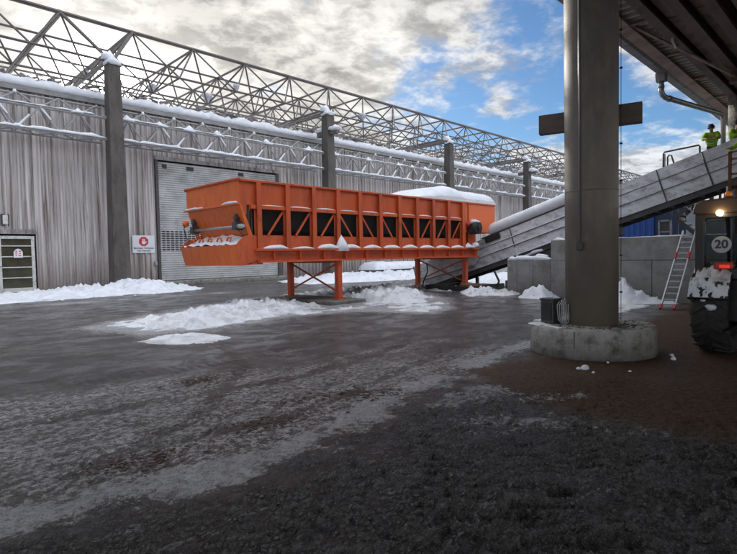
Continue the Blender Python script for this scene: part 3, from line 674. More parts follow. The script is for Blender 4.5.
# ice slabs broken loose on the roof edge
bm = B()
for k in range(420):
    x = random.uniform(-4, 75); a = random.uniform(-.35,.35); s = random.uniform(.12,.5)
    box(bm, -s, s, -.12, .12, -.015, .02, 0, Matrix.Translation((x, WY-.1+random.uniform(-.15,.9), ZT+.80+random.uniform(-.05,.14))) @ Matrix.Rotation(a, 4, 'Y') @ Matrix.Rotation(random.uniform(-.5,.5), 4, 'X') @ Matrix.Rotation(random.uniform(-.6,.6), 4, 'Z'))
tag(link('roof_debris', bm, M['clad_dark']), 'dark flakes of sheet and ice sticking out of the snow on the hall roof edge', 'roof debris', kind='stuff')

# ---------------------------------------------------------------- space frame above the hall
sf = empty('space_frame', (11.2, 31.5, 13.0)); tag(sf, 'big open steel space frame of tubes spanning high above the long hall roof', 'space frame')
ZB, ZTF = 13.0, 15.85; off = Vector((11.2,31.5,13.0))
TX = [9.2+4*i for i in range(-4, 27)]; TY = [33.5,37.5,41.5,45.5,49.5]; BX = [11.2+4*i for i in range(-4, 26)]; BY = [31.5,35.5,39.5,43.5]
def SP(name, segs, r, kind=None, mt='frame_steel'):
    bm = B()
    for a, b_ in segs: tube(bm, [Vector(a)-off, Vector(b_)-off], r, 6)
    o = link(name, bm, M[mt], sf)
    if kind: o['kind'] = kind
    return o
for j, y in enumerate(TY): SP('top_chord', [((TX[0],y,ZTF),(TX[-1],y,ZTF))], .12 if j == 0 else .075)
for j, y in enumerate(BY): SP('bottom_chord', [((BX[0],y,ZB),(BX[-1],y,ZB))], .07)
for i, x in enumerate(TX): SP('top_cross_chord', [((x,TY[0],ZTF),(x,TY[-1],ZTF))], .16 if x < 16 else .08)
for i, x in enumerate(BX):
    if (i-4) % 4 == 0:
        SP('bottom_cross_chord', [((x-.22,BY[0],ZB),(x-.22,BY[-1],ZB)), ((x+.22,BY[0],ZB),(x+.22,BY[-1],ZB)), ((x,BY[0],ZB+.3),(x,BY[-1],ZB+.3))], .09)
    else: SP('bottom_cross_chord', [((x,BY[0],ZB),(x,BY[-1],ZB))], .065)
dg = []
for x in TX:
    for y in TY:
        for a in (-2,2):
            for c in (-2,2):
                if BX[0] <= x+a <= BX[-1] and BY[0] <= y+c <= BY[-1]: dg.append(((x,y,ZTF),(x+a,y+c,ZB)))
dg.sort(key=lambda s: Vector(s[0]).length - .0 if s[0][0] > 4 else 999)
for s in dg[:96]: SP('diagonal_strut', [s], .105 if abs(s[1][0]-11.2) < .1 and s[1][1] < 32 else .06)
SP('diagonal_strut', dg[96:], .055, 'stuff')
# snow lumps caught on the lower nodes
k = 0
for x in BX[2:20]:
    for j, y in enumerate(BY[:3]):
        if j == 0 and any(abs(x-c) < .2 for c in CX): continue
        k += 1
        if random.random() < .42+.02*(x-3)/2: continue
        bm = B(); s = random.uniform(.42, .80); lo = bm.verts.new((x, y, ZB-.12)); n_ = 10; rr = []
        for zz_, rf in ((.25*s,.24),(.62*s,.44),(.86*s,.50),(1.0*s,.34)): rr.append([bm.verts.new((x+rf*s*math.cos(2*math.pi*q/n_)*(1+.9*noise.noise((q*.9,k,zz_*3))), y+rf*s*math.sin(2*math.pi*q/n_)*(1+.5*noise.noise((q*.9,k+5,zz_*3))), ZB+zz_+.12*noise.noise((q,k,7)))) for q in range(n_)])
        for q in range(n_):
            bm.faces.new([lo, rr[0][(q+1)%n_], rr[0][q]]).smooth = True
            for r_ in range(3): bm.faces.new([rr[r_][q], rr[r_][(q+1)%n_], rr[r_+1][(q+1)%n_], rr[r_+1][q]]).smooth = True
        bm.faces.new(rr[3]); bmesh.ops.recalc_face_normals(bm, faces=bm.faces)
        tag(link('snow_clump', bm, M['snow_grey']), 'lump of snow caught on a lower node of the space frame above the hall roof', 'snow clump', 'snow clumps on space frame nodes')

# ---------------------------------------------------------------- orange hopper machine
YA, YB = 14.4, 17.85; XA = 8.74; XE = 20.75; XF = 23.62
hop = empty('orange_feed_hopper', (12.8, 15.9, 0)); tag(hop, 'long orange bulk feed hopper on red steel legs, tray at its near end', 'hopper')
HO = Matrix.Translation((-12.8,-15.9,0))
def op(name, bm, m, parent=hop, smooth=False, bw=0):
    bmesh.ops.transform(bm, matrix=HO, verts=bm.verts); o = link(name, bm, m, parent, smooth)
    if bw: bevel(o, bw)
    return o
# upper side sheets
for s, (y0, y1) in enumerate(((YA, YA+.02), (YB-.02, YB))):
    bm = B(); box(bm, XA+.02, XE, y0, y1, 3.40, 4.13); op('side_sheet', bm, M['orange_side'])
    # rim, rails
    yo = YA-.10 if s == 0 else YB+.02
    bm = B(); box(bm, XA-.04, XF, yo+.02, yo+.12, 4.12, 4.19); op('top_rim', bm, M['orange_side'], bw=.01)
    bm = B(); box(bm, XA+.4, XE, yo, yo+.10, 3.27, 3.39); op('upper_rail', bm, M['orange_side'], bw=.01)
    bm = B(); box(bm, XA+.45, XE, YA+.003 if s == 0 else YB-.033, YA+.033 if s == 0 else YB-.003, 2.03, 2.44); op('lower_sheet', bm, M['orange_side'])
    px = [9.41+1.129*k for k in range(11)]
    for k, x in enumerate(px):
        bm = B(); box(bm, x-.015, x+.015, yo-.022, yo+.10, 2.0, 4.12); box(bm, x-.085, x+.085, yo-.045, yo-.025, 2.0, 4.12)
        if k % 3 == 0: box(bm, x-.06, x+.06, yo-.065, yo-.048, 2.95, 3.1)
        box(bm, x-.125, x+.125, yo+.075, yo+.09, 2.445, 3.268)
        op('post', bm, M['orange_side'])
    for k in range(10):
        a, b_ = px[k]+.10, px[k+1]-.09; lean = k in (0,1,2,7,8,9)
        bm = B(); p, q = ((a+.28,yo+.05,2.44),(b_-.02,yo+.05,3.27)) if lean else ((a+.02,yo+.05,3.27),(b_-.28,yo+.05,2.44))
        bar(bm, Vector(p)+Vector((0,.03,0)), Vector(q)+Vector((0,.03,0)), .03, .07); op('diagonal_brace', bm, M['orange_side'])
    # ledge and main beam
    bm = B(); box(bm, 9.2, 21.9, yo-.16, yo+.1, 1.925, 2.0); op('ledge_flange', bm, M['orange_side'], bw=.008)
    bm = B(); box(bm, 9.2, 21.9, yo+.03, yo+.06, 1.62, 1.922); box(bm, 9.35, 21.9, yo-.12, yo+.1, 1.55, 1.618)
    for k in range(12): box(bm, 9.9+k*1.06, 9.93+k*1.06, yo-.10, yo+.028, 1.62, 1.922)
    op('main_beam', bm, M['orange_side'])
# dark sloping inner bin
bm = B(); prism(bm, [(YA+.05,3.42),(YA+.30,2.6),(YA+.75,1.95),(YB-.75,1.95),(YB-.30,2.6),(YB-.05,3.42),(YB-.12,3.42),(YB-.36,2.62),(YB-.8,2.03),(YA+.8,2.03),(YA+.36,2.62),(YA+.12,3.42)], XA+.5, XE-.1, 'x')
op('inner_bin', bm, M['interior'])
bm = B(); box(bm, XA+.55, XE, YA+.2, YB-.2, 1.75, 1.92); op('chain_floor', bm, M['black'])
# inner upright bars seen in first opening
bm = B(); box(bm, 9.10, 9.16, YA+.06, YA+.12, 2.44, 3.4); box(bm, 9.22, 9.26, YA+.06, YA+.12, 2.44, 3.4); op('gate_guide', bm, M['conv_frame'])
# near end wall
bm = B(); box(bm, XA, XA+.02, YA-.03, YB+.03, 3.44, 4.15); op('end_sheet', bm, M['orange'])
bm = B(); box(bm, XA-.06, XA+.05, YA-.10, YB+.10, 4.152, 4.215); op('end_rim', bm, M['orange_side'], bw=.01)
bm = B(); box(bm, XA-.10, XA+.03, YA-.05, YB+.05, 3.38, 3.437); op('end_ledge', bm, M['orange'], bw=.01)
bm = B()
v = [(XA+.02,YB-.05,3.38),(XA+.02,YA+.02,3.38),(XA+.48,YA+.06,2.30),(XA+.48,YB-.35,2.30)]
w = [(a+.03,b_,c) for a,b_,c in v]; V1 = [bm.verts.new(p) for p in v]; V2 = [bm.verts.new(p) for p in w]
bm.faces.new(V1); bm.faces.new(V2[::-1])
for k in range(4): bm.faces.new([V1[k], V2[k], V2[(k+1)%4], V1[(k+1)%4]])
bmesh.ops.recalc_face_normals(bm, faces=bm.faces); op('sloping_gate', bm, M['orange'])
# cheek plates beside the gate
for y0 in (YA-.02, YB-.02):
    bm = B(); prism(bm, [(XA+.02,3.40),(XA+.10,3.40),(XA+.60,2.1),(XA+.42,2.1)], y0, y0+.03); op('gate_cheek', bm, M['orange'])
# shaft across the gate
bm = B(); tube(bm, [(XA+.10,YA-.12,2.72),(XA+.10,YB+.05,2.72)], .045, 10); tube(bm, [(XA+.10,YA+.25,2.72),(XA+.10,YA+.02,2.72)], .075, 10); sh = op('gate_shaft', bm, M['zinc'])
for y in (YA+.35, YB-.25):
    bm = B(); box(bm, XA+.0, XA+.28, y-.10, y+.10, 2.60, 2.86); box(bm, XA+.06, XA+.18, y-.06, y+.06, 2.863, 3.12); tube(bm, [(XA+.04,y,3.0),(XA+.2,y,3.0)], .09, 8)
    bmesh.ops.transform(bm, matrix=HO, verts=bm.verts); bevel(link('bearing', bm, M['conv_frame'], sh), .01)
bm = B(); tube(bm, [(XA+.05,YA+.3,2.7),(XA+.1,YA+.08,2.5),(XA+.3,YA,2.3)], .014, 6); tube(bm, [(XA-.02,YB+.05,2.95),(XA-.1,YB+.1,2.8),(XA-.02,YB+.1,2.45),(XA+.15,YB,2.3)], .018, 6); op('hose', bm, M['black'])
bm = B(); clump(bm, (XA-.02, YB+.10, 2.98), .12, .12, .12, 2, 1.0, 10, 8); op('warning_lamp', bm, M['orange_new'])
# discharge tray
XT = 8.56; bm = B()
pr = [(XT-.06,2.12),(XT-.055,2.12),(XT+.18,1.46),(XT+.75,1.46),(XT+.75,1.49),(XT+.20,1.49),(XT-.02,2.14)]
bm.free(); bm = B(); prism(bm, [(XT,2.13),(XT+.17,1.47),(XT+.60,1.49),(XT+.60,1.52),(XT+.20,1.50),(XT+.03,2.13)], YA-.05, YB+.22, 'y'); tray = op('tray_front', bm, M['orange'])
for y0 in (YA-.085, YB+.223):
    bm = B(); pts = [(XT,2.13),(XT+.17,1.47),(XT+.36,1.50),(XT+.78,1.66),(XT+.78,2.42),(XT+.42,2.42),(XT+.26,2.36),(XT+.12,2.25)]
    prism(bm, pts, y0, y0+.032); op('tray_cheek', bm, M['orange_side'])
bm = B(); box(bm, XT+.55, XT+1.0, YA-.03, YB+.05, 1.5, 1.95); op('tray_mount', bm, M['orange_side'])
# far end box
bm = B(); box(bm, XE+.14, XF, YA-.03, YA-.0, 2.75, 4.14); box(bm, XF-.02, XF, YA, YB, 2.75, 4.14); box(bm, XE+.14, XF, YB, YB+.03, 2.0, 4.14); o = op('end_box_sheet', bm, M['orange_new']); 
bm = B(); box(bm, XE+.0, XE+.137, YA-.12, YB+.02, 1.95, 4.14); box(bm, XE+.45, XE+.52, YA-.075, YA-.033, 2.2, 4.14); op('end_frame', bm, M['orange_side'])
bm = B(); box(bm, XE+.55, XE+1.1, YA-.028, YA+.3, 2.0, 2.748); op('drive_guard', bm, M['orange_side'], bw=.01)
bm = B(); tube(bm, [(XE+.75,YA-.45,2.95),(XE+.75,YA+.0,2.95)], .30, 16); tube(bm, [(XE+.75,YA-.52,2.95),(XE+.75,YA-.45,2.95)], .12, 12); box(bm, XE+.35, XE+.62, YA-.3, YA-.03, 2.72, 3.0); dm = op('drive_motor', bm, M['black'])
bm = B(); clump(bm, (XE+.30, YA-.15, 3.12), .10, .10, .10, 1, 1, 8, 6); op('marker_lamp', bm, M['red'])
# legs: two frames, braced across
for fx in (12.86, 21.0):
    for y in (14.42, 17.35):
        bm = B(); box(bm, fx-.10, fx-.08, y-.10, y+.10, .16, 1.55); box(bm, fx+.08, fx+.10, y-.10, y+.10, .16, 1.55); box(bm, fx-.078, fx+.078, y-.01, y+.01, .16, 1.55)
        box(bm, fx-.078, fx+.078, y-.10, y-.085, .16, 1.55)
        lg = op('leg', bm, M['orange_side'], bw=.004)
        bm = B(); box(bm, fx-.22, fx+.22, y-.2, y+.2, .125, .158); bmesh.ops.transform(bm, matrix=HO, verts=bm.verts); link('foot_plate', bm, M['orange_side'], lg)
    bm = B(); bar(bm, (fx+.03,14.58,.42), (fx+.03,17.2,1.40), .06, .05); op('cross_brace', bm, M['orange_side'])
    bm = B(); bar(bm, (fx-.04,14.58,1.40), (fx-.04,17.2,.42), .06, .05); op('cross_brace', bm, M['orange_side'])
    bm = B(); box(bm, fx-.05, fx+.05, 14.3, 17.5, 1.47, 1.547); op('leg_head_beam', bm, M['orange_side'])
    sl_ = bevel(tag(link('foundation_slab', (lambda q: (box(q, fx-.95, fx+.75, 13.75, 18.1, -.1, .122), q)[1])(B()), M['concrete']),
        'low concrete slab under the %s pair of red hopper legs' % ('left, nearer' if fx < 15 else 'right, farther'), 'foundation slab'), .03)
# snow on the hopper
def srow(label, segs, w, h, cat='snow', name='snow_strip', gap=0.0, m='snow'):
    bm = B()
    for i, (a, b_) in enumerate(segs): snow_strip(bm, a, b_, w, h, .12, i*1.7+len(label), gap)
    return tag(link(name, bm, M[m]), label, cat)
def mound(bm, x0, x1, y0, y1, z, h, seed=0, drop=True):
    """pillow of snow bulging over a ledge bay"""
    n_ = 14; K = 7; prev = None
    for i in range(n_+1):
        t = i/n_; e = max(.02, math.sin(math.pi*t))**.55; x = x0+(x1-x0)*t; hh = h*e*(1+.3*noise.noise((x*2, seed, 1)))
        ring = []
        for j in range(K+1):
            a = math.pi*j/K; yy = (y0+y1)/2 + (y0-y1)/2*math.cos(a)*(.6+.4*e) ; ring.append(bm.verts.new((x, yy, z + math.sin(a)**.7*hh)))
        if prev:
            for j in range(K): bm.faces.new([prev[j], ring[j], ring[j+1], prev[j+1]]).smooth = True
            bm.faces.new([prev[K], ring[K], ring[0], prev[0]])
        prev = ring
bm = B(); hts = [.16,.09,.22,.20,.18,.17,.17,.16,.16,.15]
for k in range(10): mound(bm, px[k]+.10, px[k+1]-.08, YA-.27, YA-.02, 1.995, hts[k]*.8, k)
mound(bm, XE+.15, XE+.9, YA-.24, YA-.04, 1.995, .14, 3)
tag(link('ledge_snow', bm, M['snow']), 'row of snow pillows on the lower ledge of the orange hopper', 'snow')
bm = B()
for k in range(10): mound(bm, px[k]+.12, px[k+1]-.1, YA-.10, YA-.01, 3.388, .045 if k % 3 else .03, k+20)
tag(link('rail_snow', bm, M['snow']), 'thin snow lines on the upper rail of the orange hopper', 'snow')
for fx, s in ((12.9,1.0),(21.05,.5)):
    bm = B(); n_ = 10; base = [bm.verts.new((fx+.33*math.cos(2*math.pi*k/n_), YA-.16+.2*math.sin(2*math.pi*k/n_), 1.90 if s == 1 else 2.0)) for k in range(n_)]
    mid = [bm.verts.new((fx+.20*math.cos(2*math.pi*k/n_), YA-.16+.13*math.sin(2*math.pi*k/n_), 2.0+.22*s)) for k in range(n_)]; ap = bm.verts.new((fx, YA-.12, 2.0+.52*s))
    for k in range(n_): bm.faces.new([base[k], base[(k+1)%n_], mid[(k+1)%n_], mid[k]]).smooth = True; bm.faces.new([mid[k], mid[(k+1)%n_], ap]).smooth = True
    bm.faces.new(base[::-1])
    tag(link('snow_cone', bm, M['snow']), 'pointed cone of snow on the ledge above the %s red leg' % ('front left' if s == 1 else 'front right'), 'snow')
srow('thin snow along the ledge across the near end of the hopper', [((XA-.06,YB+.04,3.437),(XA-.06,YB-1.3,3.437)), ((XA-.06,YA+.9,3.437),(XA-.06,YA-.04,3.437))], .11, .06)
# snow filling the tray
bm = B(); n1_, n2_ = 30, 10; G = []
for i in range(n1_+1):
    y = YA-.02 + (YB+.2-YA)*i/n1_; row = []
    for j in range(n2_+1):
        x = XT+.03 + .52*j/n2_; e = math.sin(math.pi*min(1, max(0, i/n1_)))**.3
        z = 2.13 + .34*(j/n2_)*e + .10*fbm(x*5, y*3, 3, 3) + .09*abs(noise.noise((x*9, y*7, 1)))
        row.append(bm.verts.new((x, y, z)))
    G.append(row)
for i in range(n1_):
    for j in range(n2_): bm.faces.new([G[i][j], G[i+1][j], G[i+1][j+1], G[i][j+1]]).smooth = True
tag(link('tray_snow', bm, M['snow']), 'snow filling the tray at the near end of the orange hopper', 'snow')
bm = B()
for k in range(5):
    y = 14.9+k*.62; tube(bm, [(XT+.14+.05*(k%2),y,2.26),(XT+.2,y+.05,2.37),(XT+.22,y+.26,2.38),(XT+.2,y+.32,2.28)], .03, 8)
tag(link('lifting_lug', bm, M['orange']), 'row of orange lugs poking out of the snow in the hopper tray', 'lugs')
# big snow mound over the far end
bm = B(); NX, NY = 44, 16; G = []
for i in range(NX+1):
    x = 17.0 + (23.72-17.0)*i/NX; row = []
    for j in range(NY+1):
        v_ = j/NY; y = YA-.06 + (YB-YA+.1)*v_
        side = (1-abs(2*v_-1)**7); t = (x-17.0)/6.72
        up = .60*ss(0, .36, t)*min(1, ((1-t)/.03)**.5 if t > .97 else 1) + .16*math.exp(-((x-20.2)/.7)**2)
        z = 4.20 + max(0, up)*(.25+.75*side) + .06*fbm(x*1.5, y*1.5, 2, 3)*min(1,up*4)
        row.append(bm.verts.new((x, y, z)))
    G.append(row)
for i in range(NX):
    for j in range(NY): bm.faces.new([G[i][j], G[i+1][j], G[i+1][j+1], G[i][j+1]]).smooth = True
for edge in ([g_[0] for g_ in G], [g_[-1] for g_ in G][::-1], G[-1], G[0][::-1]):
    low = [bm.verts.new((v_.co.x, v_.co.y, 4.193)) for v_ in edge]
    for k in range(len(edge)-1): bm.faces.new([edge[k], low[k], low[k+1], edge[k+1]])
tag(link('snow_mound', bm, M['snow']), 'smooth thick snow mound heaped over the far end of the orange hopper', 'snow')
bm = B(); mound(bm, 12.1, 13.2, YB-.2, YB+.15, 4.17, .14, 5)
tag(link('rim_snow', bm, M['snow']), 'small snow lump on the back rim of the hopper above its left bays', 'snow')
bm = B(); clump(bm, (XE+.75, YA-.2, 3.22), .26, .25, .14, 4, .3); clump(bm, (XE+.95, YA-.1, 2.10), .26, .2, .16, 7, .3)
tag(link('motor_snow', bm, M['snow']), 'snow on the drive motor at the far end of the hopper', 'snow')

# ---------------------------------------------------------------- conveyor (runs along -Y at X = 22.6)
cvX = 22.6; SL = math.tan(.2955)
def zc(y): return 1.16 + .3055*(14.04-y)
cv = empty('belt_conveyor', (cvX, 14.0, 0)); tag(cv, 'long inclined grey sheet-metal belt conveyor rising from the hopper to the canopy', 'conveyor')
CO = Matrix.Translation((-cvX,-14.0,0))
def cp(name, bm, m, parent=cv, bw=0):
    bmesh.ops.transform(bm, matrix=CO, verts=bm.verts); o = link(name, bm, m, parent)
    if bw: bevel(o, bw)
    return o
def slab(bm, ya, yb, x0, x1, d0, d1, mi=0):
    """sheared box that follows the slope: d0,d1 are heights above the conveyor's lower edge"""
    v = [bm.verts.new((x, y+.28*d, zc(y+.28*d)+d)) for y in (ya, yb) for x, d in ((x0,d0),(x1,d0),(x1,d1),(x0,d1))]
    for f in ((0,1,2,3),(7,6,5,4),(0,4,5,1),(1,5,6,2),(2,6,7,3),(3,7,4,0)): bm.faces.new([v[i] for i in f])
    bmesh.ops.recalc_face_normals(bm, faces=bm.faces)
seams = [18.6,15.6,12.55,9.4,6.15,4.62,2.2,-1.0]
for a, b_ in zip(seams[:-1], seams[1:]):
    for k, (d0, d1, xo) in enumerate(((.0,.50,.0),(.515,.93,-.03),(.945,1.40,.0))):
        bm = B(); slab(bm, a-.02, b_+.02, cvX+xo, cvX+xo+.03, d0, d1); cp('side_panel', bm, M['conv'])
    bm = B(); slab(bm, a-.0, a-.035, cvX-.05, cvX-.032, -.02, 1.40); cp('seam_strip', bm, M['conv_frame'])
bm = B()
for d in (.0,.505,.935): slab(bm, 18.6, -1, cvX-.055, cvX-.034, d-.012, d+.008)
cp('edge_lip', bm, M['conv_frame'])
bm = B(); slab(bm, 18.6, -1, cvX+1.3, cvX+1.33, 0, 1.4); cp('far_side_panel', bm, M['conv'])
bm = B(); slab(bm, 18.6, -1, cvX+.035, cvX+1.295, 1.05, 1.10); cp('belt', bm, M['black'])
bm = B(); slab(bm, 18.6, -1, cvX+.02, cvX+1.3, -.02, .0); slab(bm, 18.6, -1, cvX+.0, cvX+.12, -.22, -.025); slab(bm, 18.6, -1, cvX+1.2, cvX+1.32, -.22, -.025)
cp('under_frame', bm, M['conv_frame'])
bm = B(); slab(bm, 12.6, 8.15, cvX+.1, cvX+.9, -.62, -.24); cp('return_housing', bm, M['conv_frame'], bw=.02)
bm = B()
for k in range(24): slab(bm, 12-k*.52, 11.9-k*.52, cvX+.12, cvX+1.2, -.16, -.06)
cp('roller', bm, M['conv_frame'])
# cover hood and tail section under the hopper
bm = B(); tube(bm, [(cvX+.1,18.4,.35),(cvX+1.2,18.4,.35)], .34, 16); cp('tail_drum', bm, M['conv_frame'])
bm = B(); prism(bm, [(14.6,1.5),(17.4,1.5),(18.2,.55),(18.2,.3),(14.9,1.1)], cvX-.42, cvX-.07, 'x'); cp('feed_chute', bm, M['conv'])
# legs
for y, zf in ((15.6,0),(12.0,0),(4.15,0),(1.4,0)):
    for x in (cvX+.05, cvX+1.25):
        bm = B(); bar(bm, (x,y,0), (x,y,zc(y)-.22), .14, .14); cp('support_leg', bm, M['conv_frame'] if y > 5 else M['conv'])
bm = B(); bar(bm, (cvX-.16,12.35,1.2), (cvX-.10,12.6,1.95), .10, .08); cp('bracket', bm, M['conv'])
# snow tube along the upper left run
bm = B(); prev = None; n_ = 60; K = 10
for i in range(n_+1):
    y = 14.15 - 5.2*i/n_; e = min(1, (i/1.5)**.5) if i < 2 else 1; ring = []
    for j in range(K):
        a = 2*math.pi*j/K; s = .30*max(.05, e)*(1+.07*noise.noise((y*2, math.cos(a), math.sin(a)))+.05*noise.noise((y*7, a, 1)))
        ring.append(bm.verts.new((cvX+.16+s*1.15*math.cos(a), y, zc(y)+1.72+s*math.sin(a))))
    if prev:
        for j in range(K): bm.faces.new([prev[j], ring[j], ring[(j+1)%K], prev[(j+1)%K]]).smooth = True
    else: bm.faces.new(ring)
    prev = ring
bm.faces.new(prev[::-1]); tag(link('snow_roll', bm, M['snow']), 'long rounded roll of snow along the top edge of the lower conveyor', 'snow')
bm = B(); slab(bm, 14.1, 9.6, cvX-.02, cvX+.4, 1.405, 1.47); cp('top_rail', bm, M['conv_frame'])
bm = B(); slab(bm, 13.9, 13.1, cvX-.12, cvX+.2, 1.1, 1.40); cp('belt_scraper', bm, M['black'], bw=.02)
bm = B()
def cstrip(a, b_, d, w, h, sd): snow_strip(bm, (cvX-.06,a,zc(a)+d), (cvX-.06,b_,zc(b_)+d), w, h, .12, sd, .12)
cstrip(14.0,9.2,.955,.10,.05,1); cstrip(13.9,9.5,.53,.09,.045,2); cstrip(12.9,8,-.0,.16,.08,3)
tag(link('conveyor_snow', bm, M['snow']), 'thin lines of snow on the side lips of the lower conveyor', 'snow')
bm = B(); snow_strip(bm, (cvX+.15,12.55,zc(12.55)-.24), (cvX-.05,11.2,zc(11.2)-.24), .4, .16, .1, 4)
tag(link('bracket_snow', bm, M['snow']), 'small drift of snow where the conveyor passes the low block wall', 'snow')

# rubbish under conveyor tail
sk_ = empty('steel_skid', (20.6, 14.2, 0)); tag(sk_, 'dark steel skid with rusty plates on the ground under the far hopper legs', 'skid')
bm = B(); box(bm, -1.0, 1.6, -1.2, -1.05, .0, .28); box(bm, -1.0, 1.6, 1.4, 1.55, 0, .28); box(bm, -.9, -.75, -1.04, 1.39, .02, .24); box(bm, 1.3, 1.45, -1.04, 1.39, .02, .24); bevel(link('skid_frame', bm, M['black'], sk_), .01)
bm = B(); box(bm, -.7, .5, -1.0, -.2, .285, .33, 0, Matrix.Rotation(.06, 4, 'X')); link('rusty_plate', bm, M['rust'], sk_)
tag(bevel(link('steel_box', (lambda q: (box(q, 20.7, 21.5, 11.55, 12.1, 0, .5), q)[1])(B()), M['conv_frame']), .02), 'small dark box on the ground just left of the low concrete block wall', 'box')
bm = B(); tube(bm, [(20.3,16.2,1.3),(20.0,15.9,.9),(19.9,16.1,.4),(20.1,16.3,.15)], .03, 8); tube(bm, [(21.6,13.2,.9),(21.7,13.0,.4),(21.5,13.0,.15)], .05, 8)
tag(link('drain_hose', bm, M['black'], smooth=True), 'black hoses hanging beneath the hopper beside the conveyor tail', 'hose')

# ---------------------------------------------------------------- concrete walls
lw = empty('low_block_wall', (19.8, 11, 0)); tag(lw, 'low wall of grey concrete blocks under the conveyor, left of the round pillar', 'wall')
for k, (a, b_) in enumerate(((.47,.02),(.017,-.70),(-.703,-1.45))):
    bm = B(); box(bm, 0, .7, b_, a, -.05, 1.42+.02*(k % 2)); bevel(link('block', bm, M['block'], lw), .025)
tw = empty('tall_block_wall', (19.0, 6, 0)); tag(tw, 'long stacked concrete block wall right of the round pillar, ladder leaning on it', 'wall')
for z0, z1, ys_ in ((-.05,1.37,[3.15,1.6,-.39,-2.8,-5.2,-7.6]), (1.385,2.16,[3.15,1.25,-1.9,-4.6,-7.6])):
    for a, b_ in zip(ys_[:-1], ys_[1:]):
        bm = B(); box(bm, 0, .8, b_+.006, a-.006, z0, z1); bevel(link('block', bm, M['block'], tw), .015)
bm = B(); snow_strip(bm, (19.4,9.15,2.16), (19.4,7.4,2.16), .7, .22, .12, 2); snow_strip(bm, (19.4,7.2,2.16), (19.4,4.6,2.16), .6, .05, .12, 5, .2); 
tag(link('wall_snow', bm, M['snow']), 'snow along the top of the tall concrete block wall beside the pillar', 'snow')
bm = B(); snow_strip(bm, (20.1,11.5,1.43), (20.1,9.7,1.43), .55, .16, .1, 7); clump(bm, (20.15,10.1,1.5), .16,.3,.14, 3, .3)
tag(link('wall_snow', bm, M['snow']), 'snow on top of the low concrete block wall under the conveyor', 'snow')

# ---------------------------------------------------------------- ladder
ld = empty('ladder', (16.5, 4.45, 0)); tag(ld, 'aluminium ladder with red rail ends leaning on the tall block wall beside the tractor', 'ladder')
a0 = Vector((0,.20,.02)); b0 = Vector((2.55,.26,2.30)); wdt = Vector((0,-.36,0)); 
for w_ in (Vector((0,0,0)), wdt):
    bm = B(); bar(bm, a0+w_, b0+w_, .035, .08); link('rail', bm, M['alu'], ld)
    bm = B(); bar(bm, a0+w_+Vector((-.02,0,0)), a0.lerp(b0,.05)+w_+Vector((-.02,0,0)), .05, .095); bar(bm, a0.lerp(b0,.62)+w_+Vector((-.02,0,0)), a0.lerp(b0,.70)+w_+Vector((-.02,0,0)), .05, .095); link('rail_sleeve', bm, M['red'], ld)
for k in range(13):
    t = .04+k*.073; bm = B(); bar(bm, a0.lerp(b0,t), a0.lerp(b0,t)+wdt, .035, .035); link('rung', bm, M['alu'], ld)

# ---------------------------------------------------------------- big round pillar
PX, PY = 9.06, 3.63
def lathe(bm, prof, n_=64, c=(0,0), wob=0):
    rings = []
    for r_, z in prof:
        rings.append([bm.verts.new((c[0]+r_*(1+wob*noise.noise((math.cos(2*math.pi*k/n_)*4, math.sin(2*math.pi*k/n_)*4, z*5)))*math.cos(2*math.pi*k/n_), c[1]+r_*(1+wob*noise.noise((math.cos(2*math.pi*k/n_)*4, math.sin(2*math.pi*k/n_)*4, z*5)))*math.sin(2*math.pi*k/n_), z)) for k in range(n_)])
    for i in range(len(prof)-1):
        for k in range(n_): bm.faces.new([rings[i][k], rings[i][(k+1)%n_], rings[i+1][(k+1)%n_], rings[i+1][k]]).smooth = True
    bm.faces.new(rings[0][::-1]); bm.faces.new(rings[-1])
pil = empty('round_pillar', (PX, PY, 0)); tag(pil, 'massive brown-grey round pillar carrying the canopy, standing on a concrete ring', 'pillar', 'pillars under the canopy')
bm = B(); lathe(bm, [(.425,.40),(.425,2.7),(.425,2.71),(.43,5.4),(.43,8.0)]); link('shaft', bm, M['pillar'], pil)
bm = B()
for zq in (2.72, 5.4): lathe(bm, [(.427,zq-.006),(.433,zq),(.427,zq+.006)], 48)
link('weld_seam', bm, M['arm'], pil)
bm = B(); lathe(bm, [(1.0,-.05),(1.01,.02),(1.0,.40),(.985,.455),(.95,.475),(.5,.46),(.40,.47)], 72, wob=.008); ft = link('footing', bm, M['concrete'], pil)
bm = B()
for aa in (3.27,):
    for q in range(9): box(bm, -.004, .004, -.006, .006, -.03, .03, 0, Matrix.Translation((1.001*math.cos(aa+.004*noise.noise((q,aa,0))), 1.001*math.sin(aa), .05+q*.045)) @ Matrix.Rotation(aa, 4, 'Z'))
link('formwork_seam', bm, M['black'], ft)
bm = B()
for k in range(160):
    a = random.uniform(0, 6.28); r_ = random.uniform(.46,.93); s = random.uniform(.005,.022); clump(bm, (r_*math.cos(a), r_*math.sin(a), .465), s*1.6, s*1.4, s, k, .2, 6, 3)
link('grit', bm, M['conv_frame'], ft)
bm = B(); d = Vector((.46,-1.6,0)).normalized(); p = Vector((.42,.22,4.06))
bar(bm, p - d*.84, p + d*.86, .16, .345); bevel(link('cross_arm', bm, M['arm'], pil), .008)
ang = math.atan2(-PY, -PX) ; dirc = Vector((math.cos(ang-.42), math.sin(ang-.42), 0))
bm = B(); q = dirc*.445; tube(bm, [(q.x,q.y,1.86),(q.x,q.y,8.0)], .014, 8); cd = link('conduit', bm, M['zinc'], pil)
bm = B(); box(bm, -.05, .05, -.05, .05, -.07, .07, 0, Matrix.Translation((q.x,q.y,1.80)) @ Matrix.Rotation(ang, 4, 'Z')); bevel(link('socket_box', bm, M['conv_frame'], cd), .012)
dr = Vector((math.cos(ang+1.50), math.sin(ang+1.50), 0))*.46
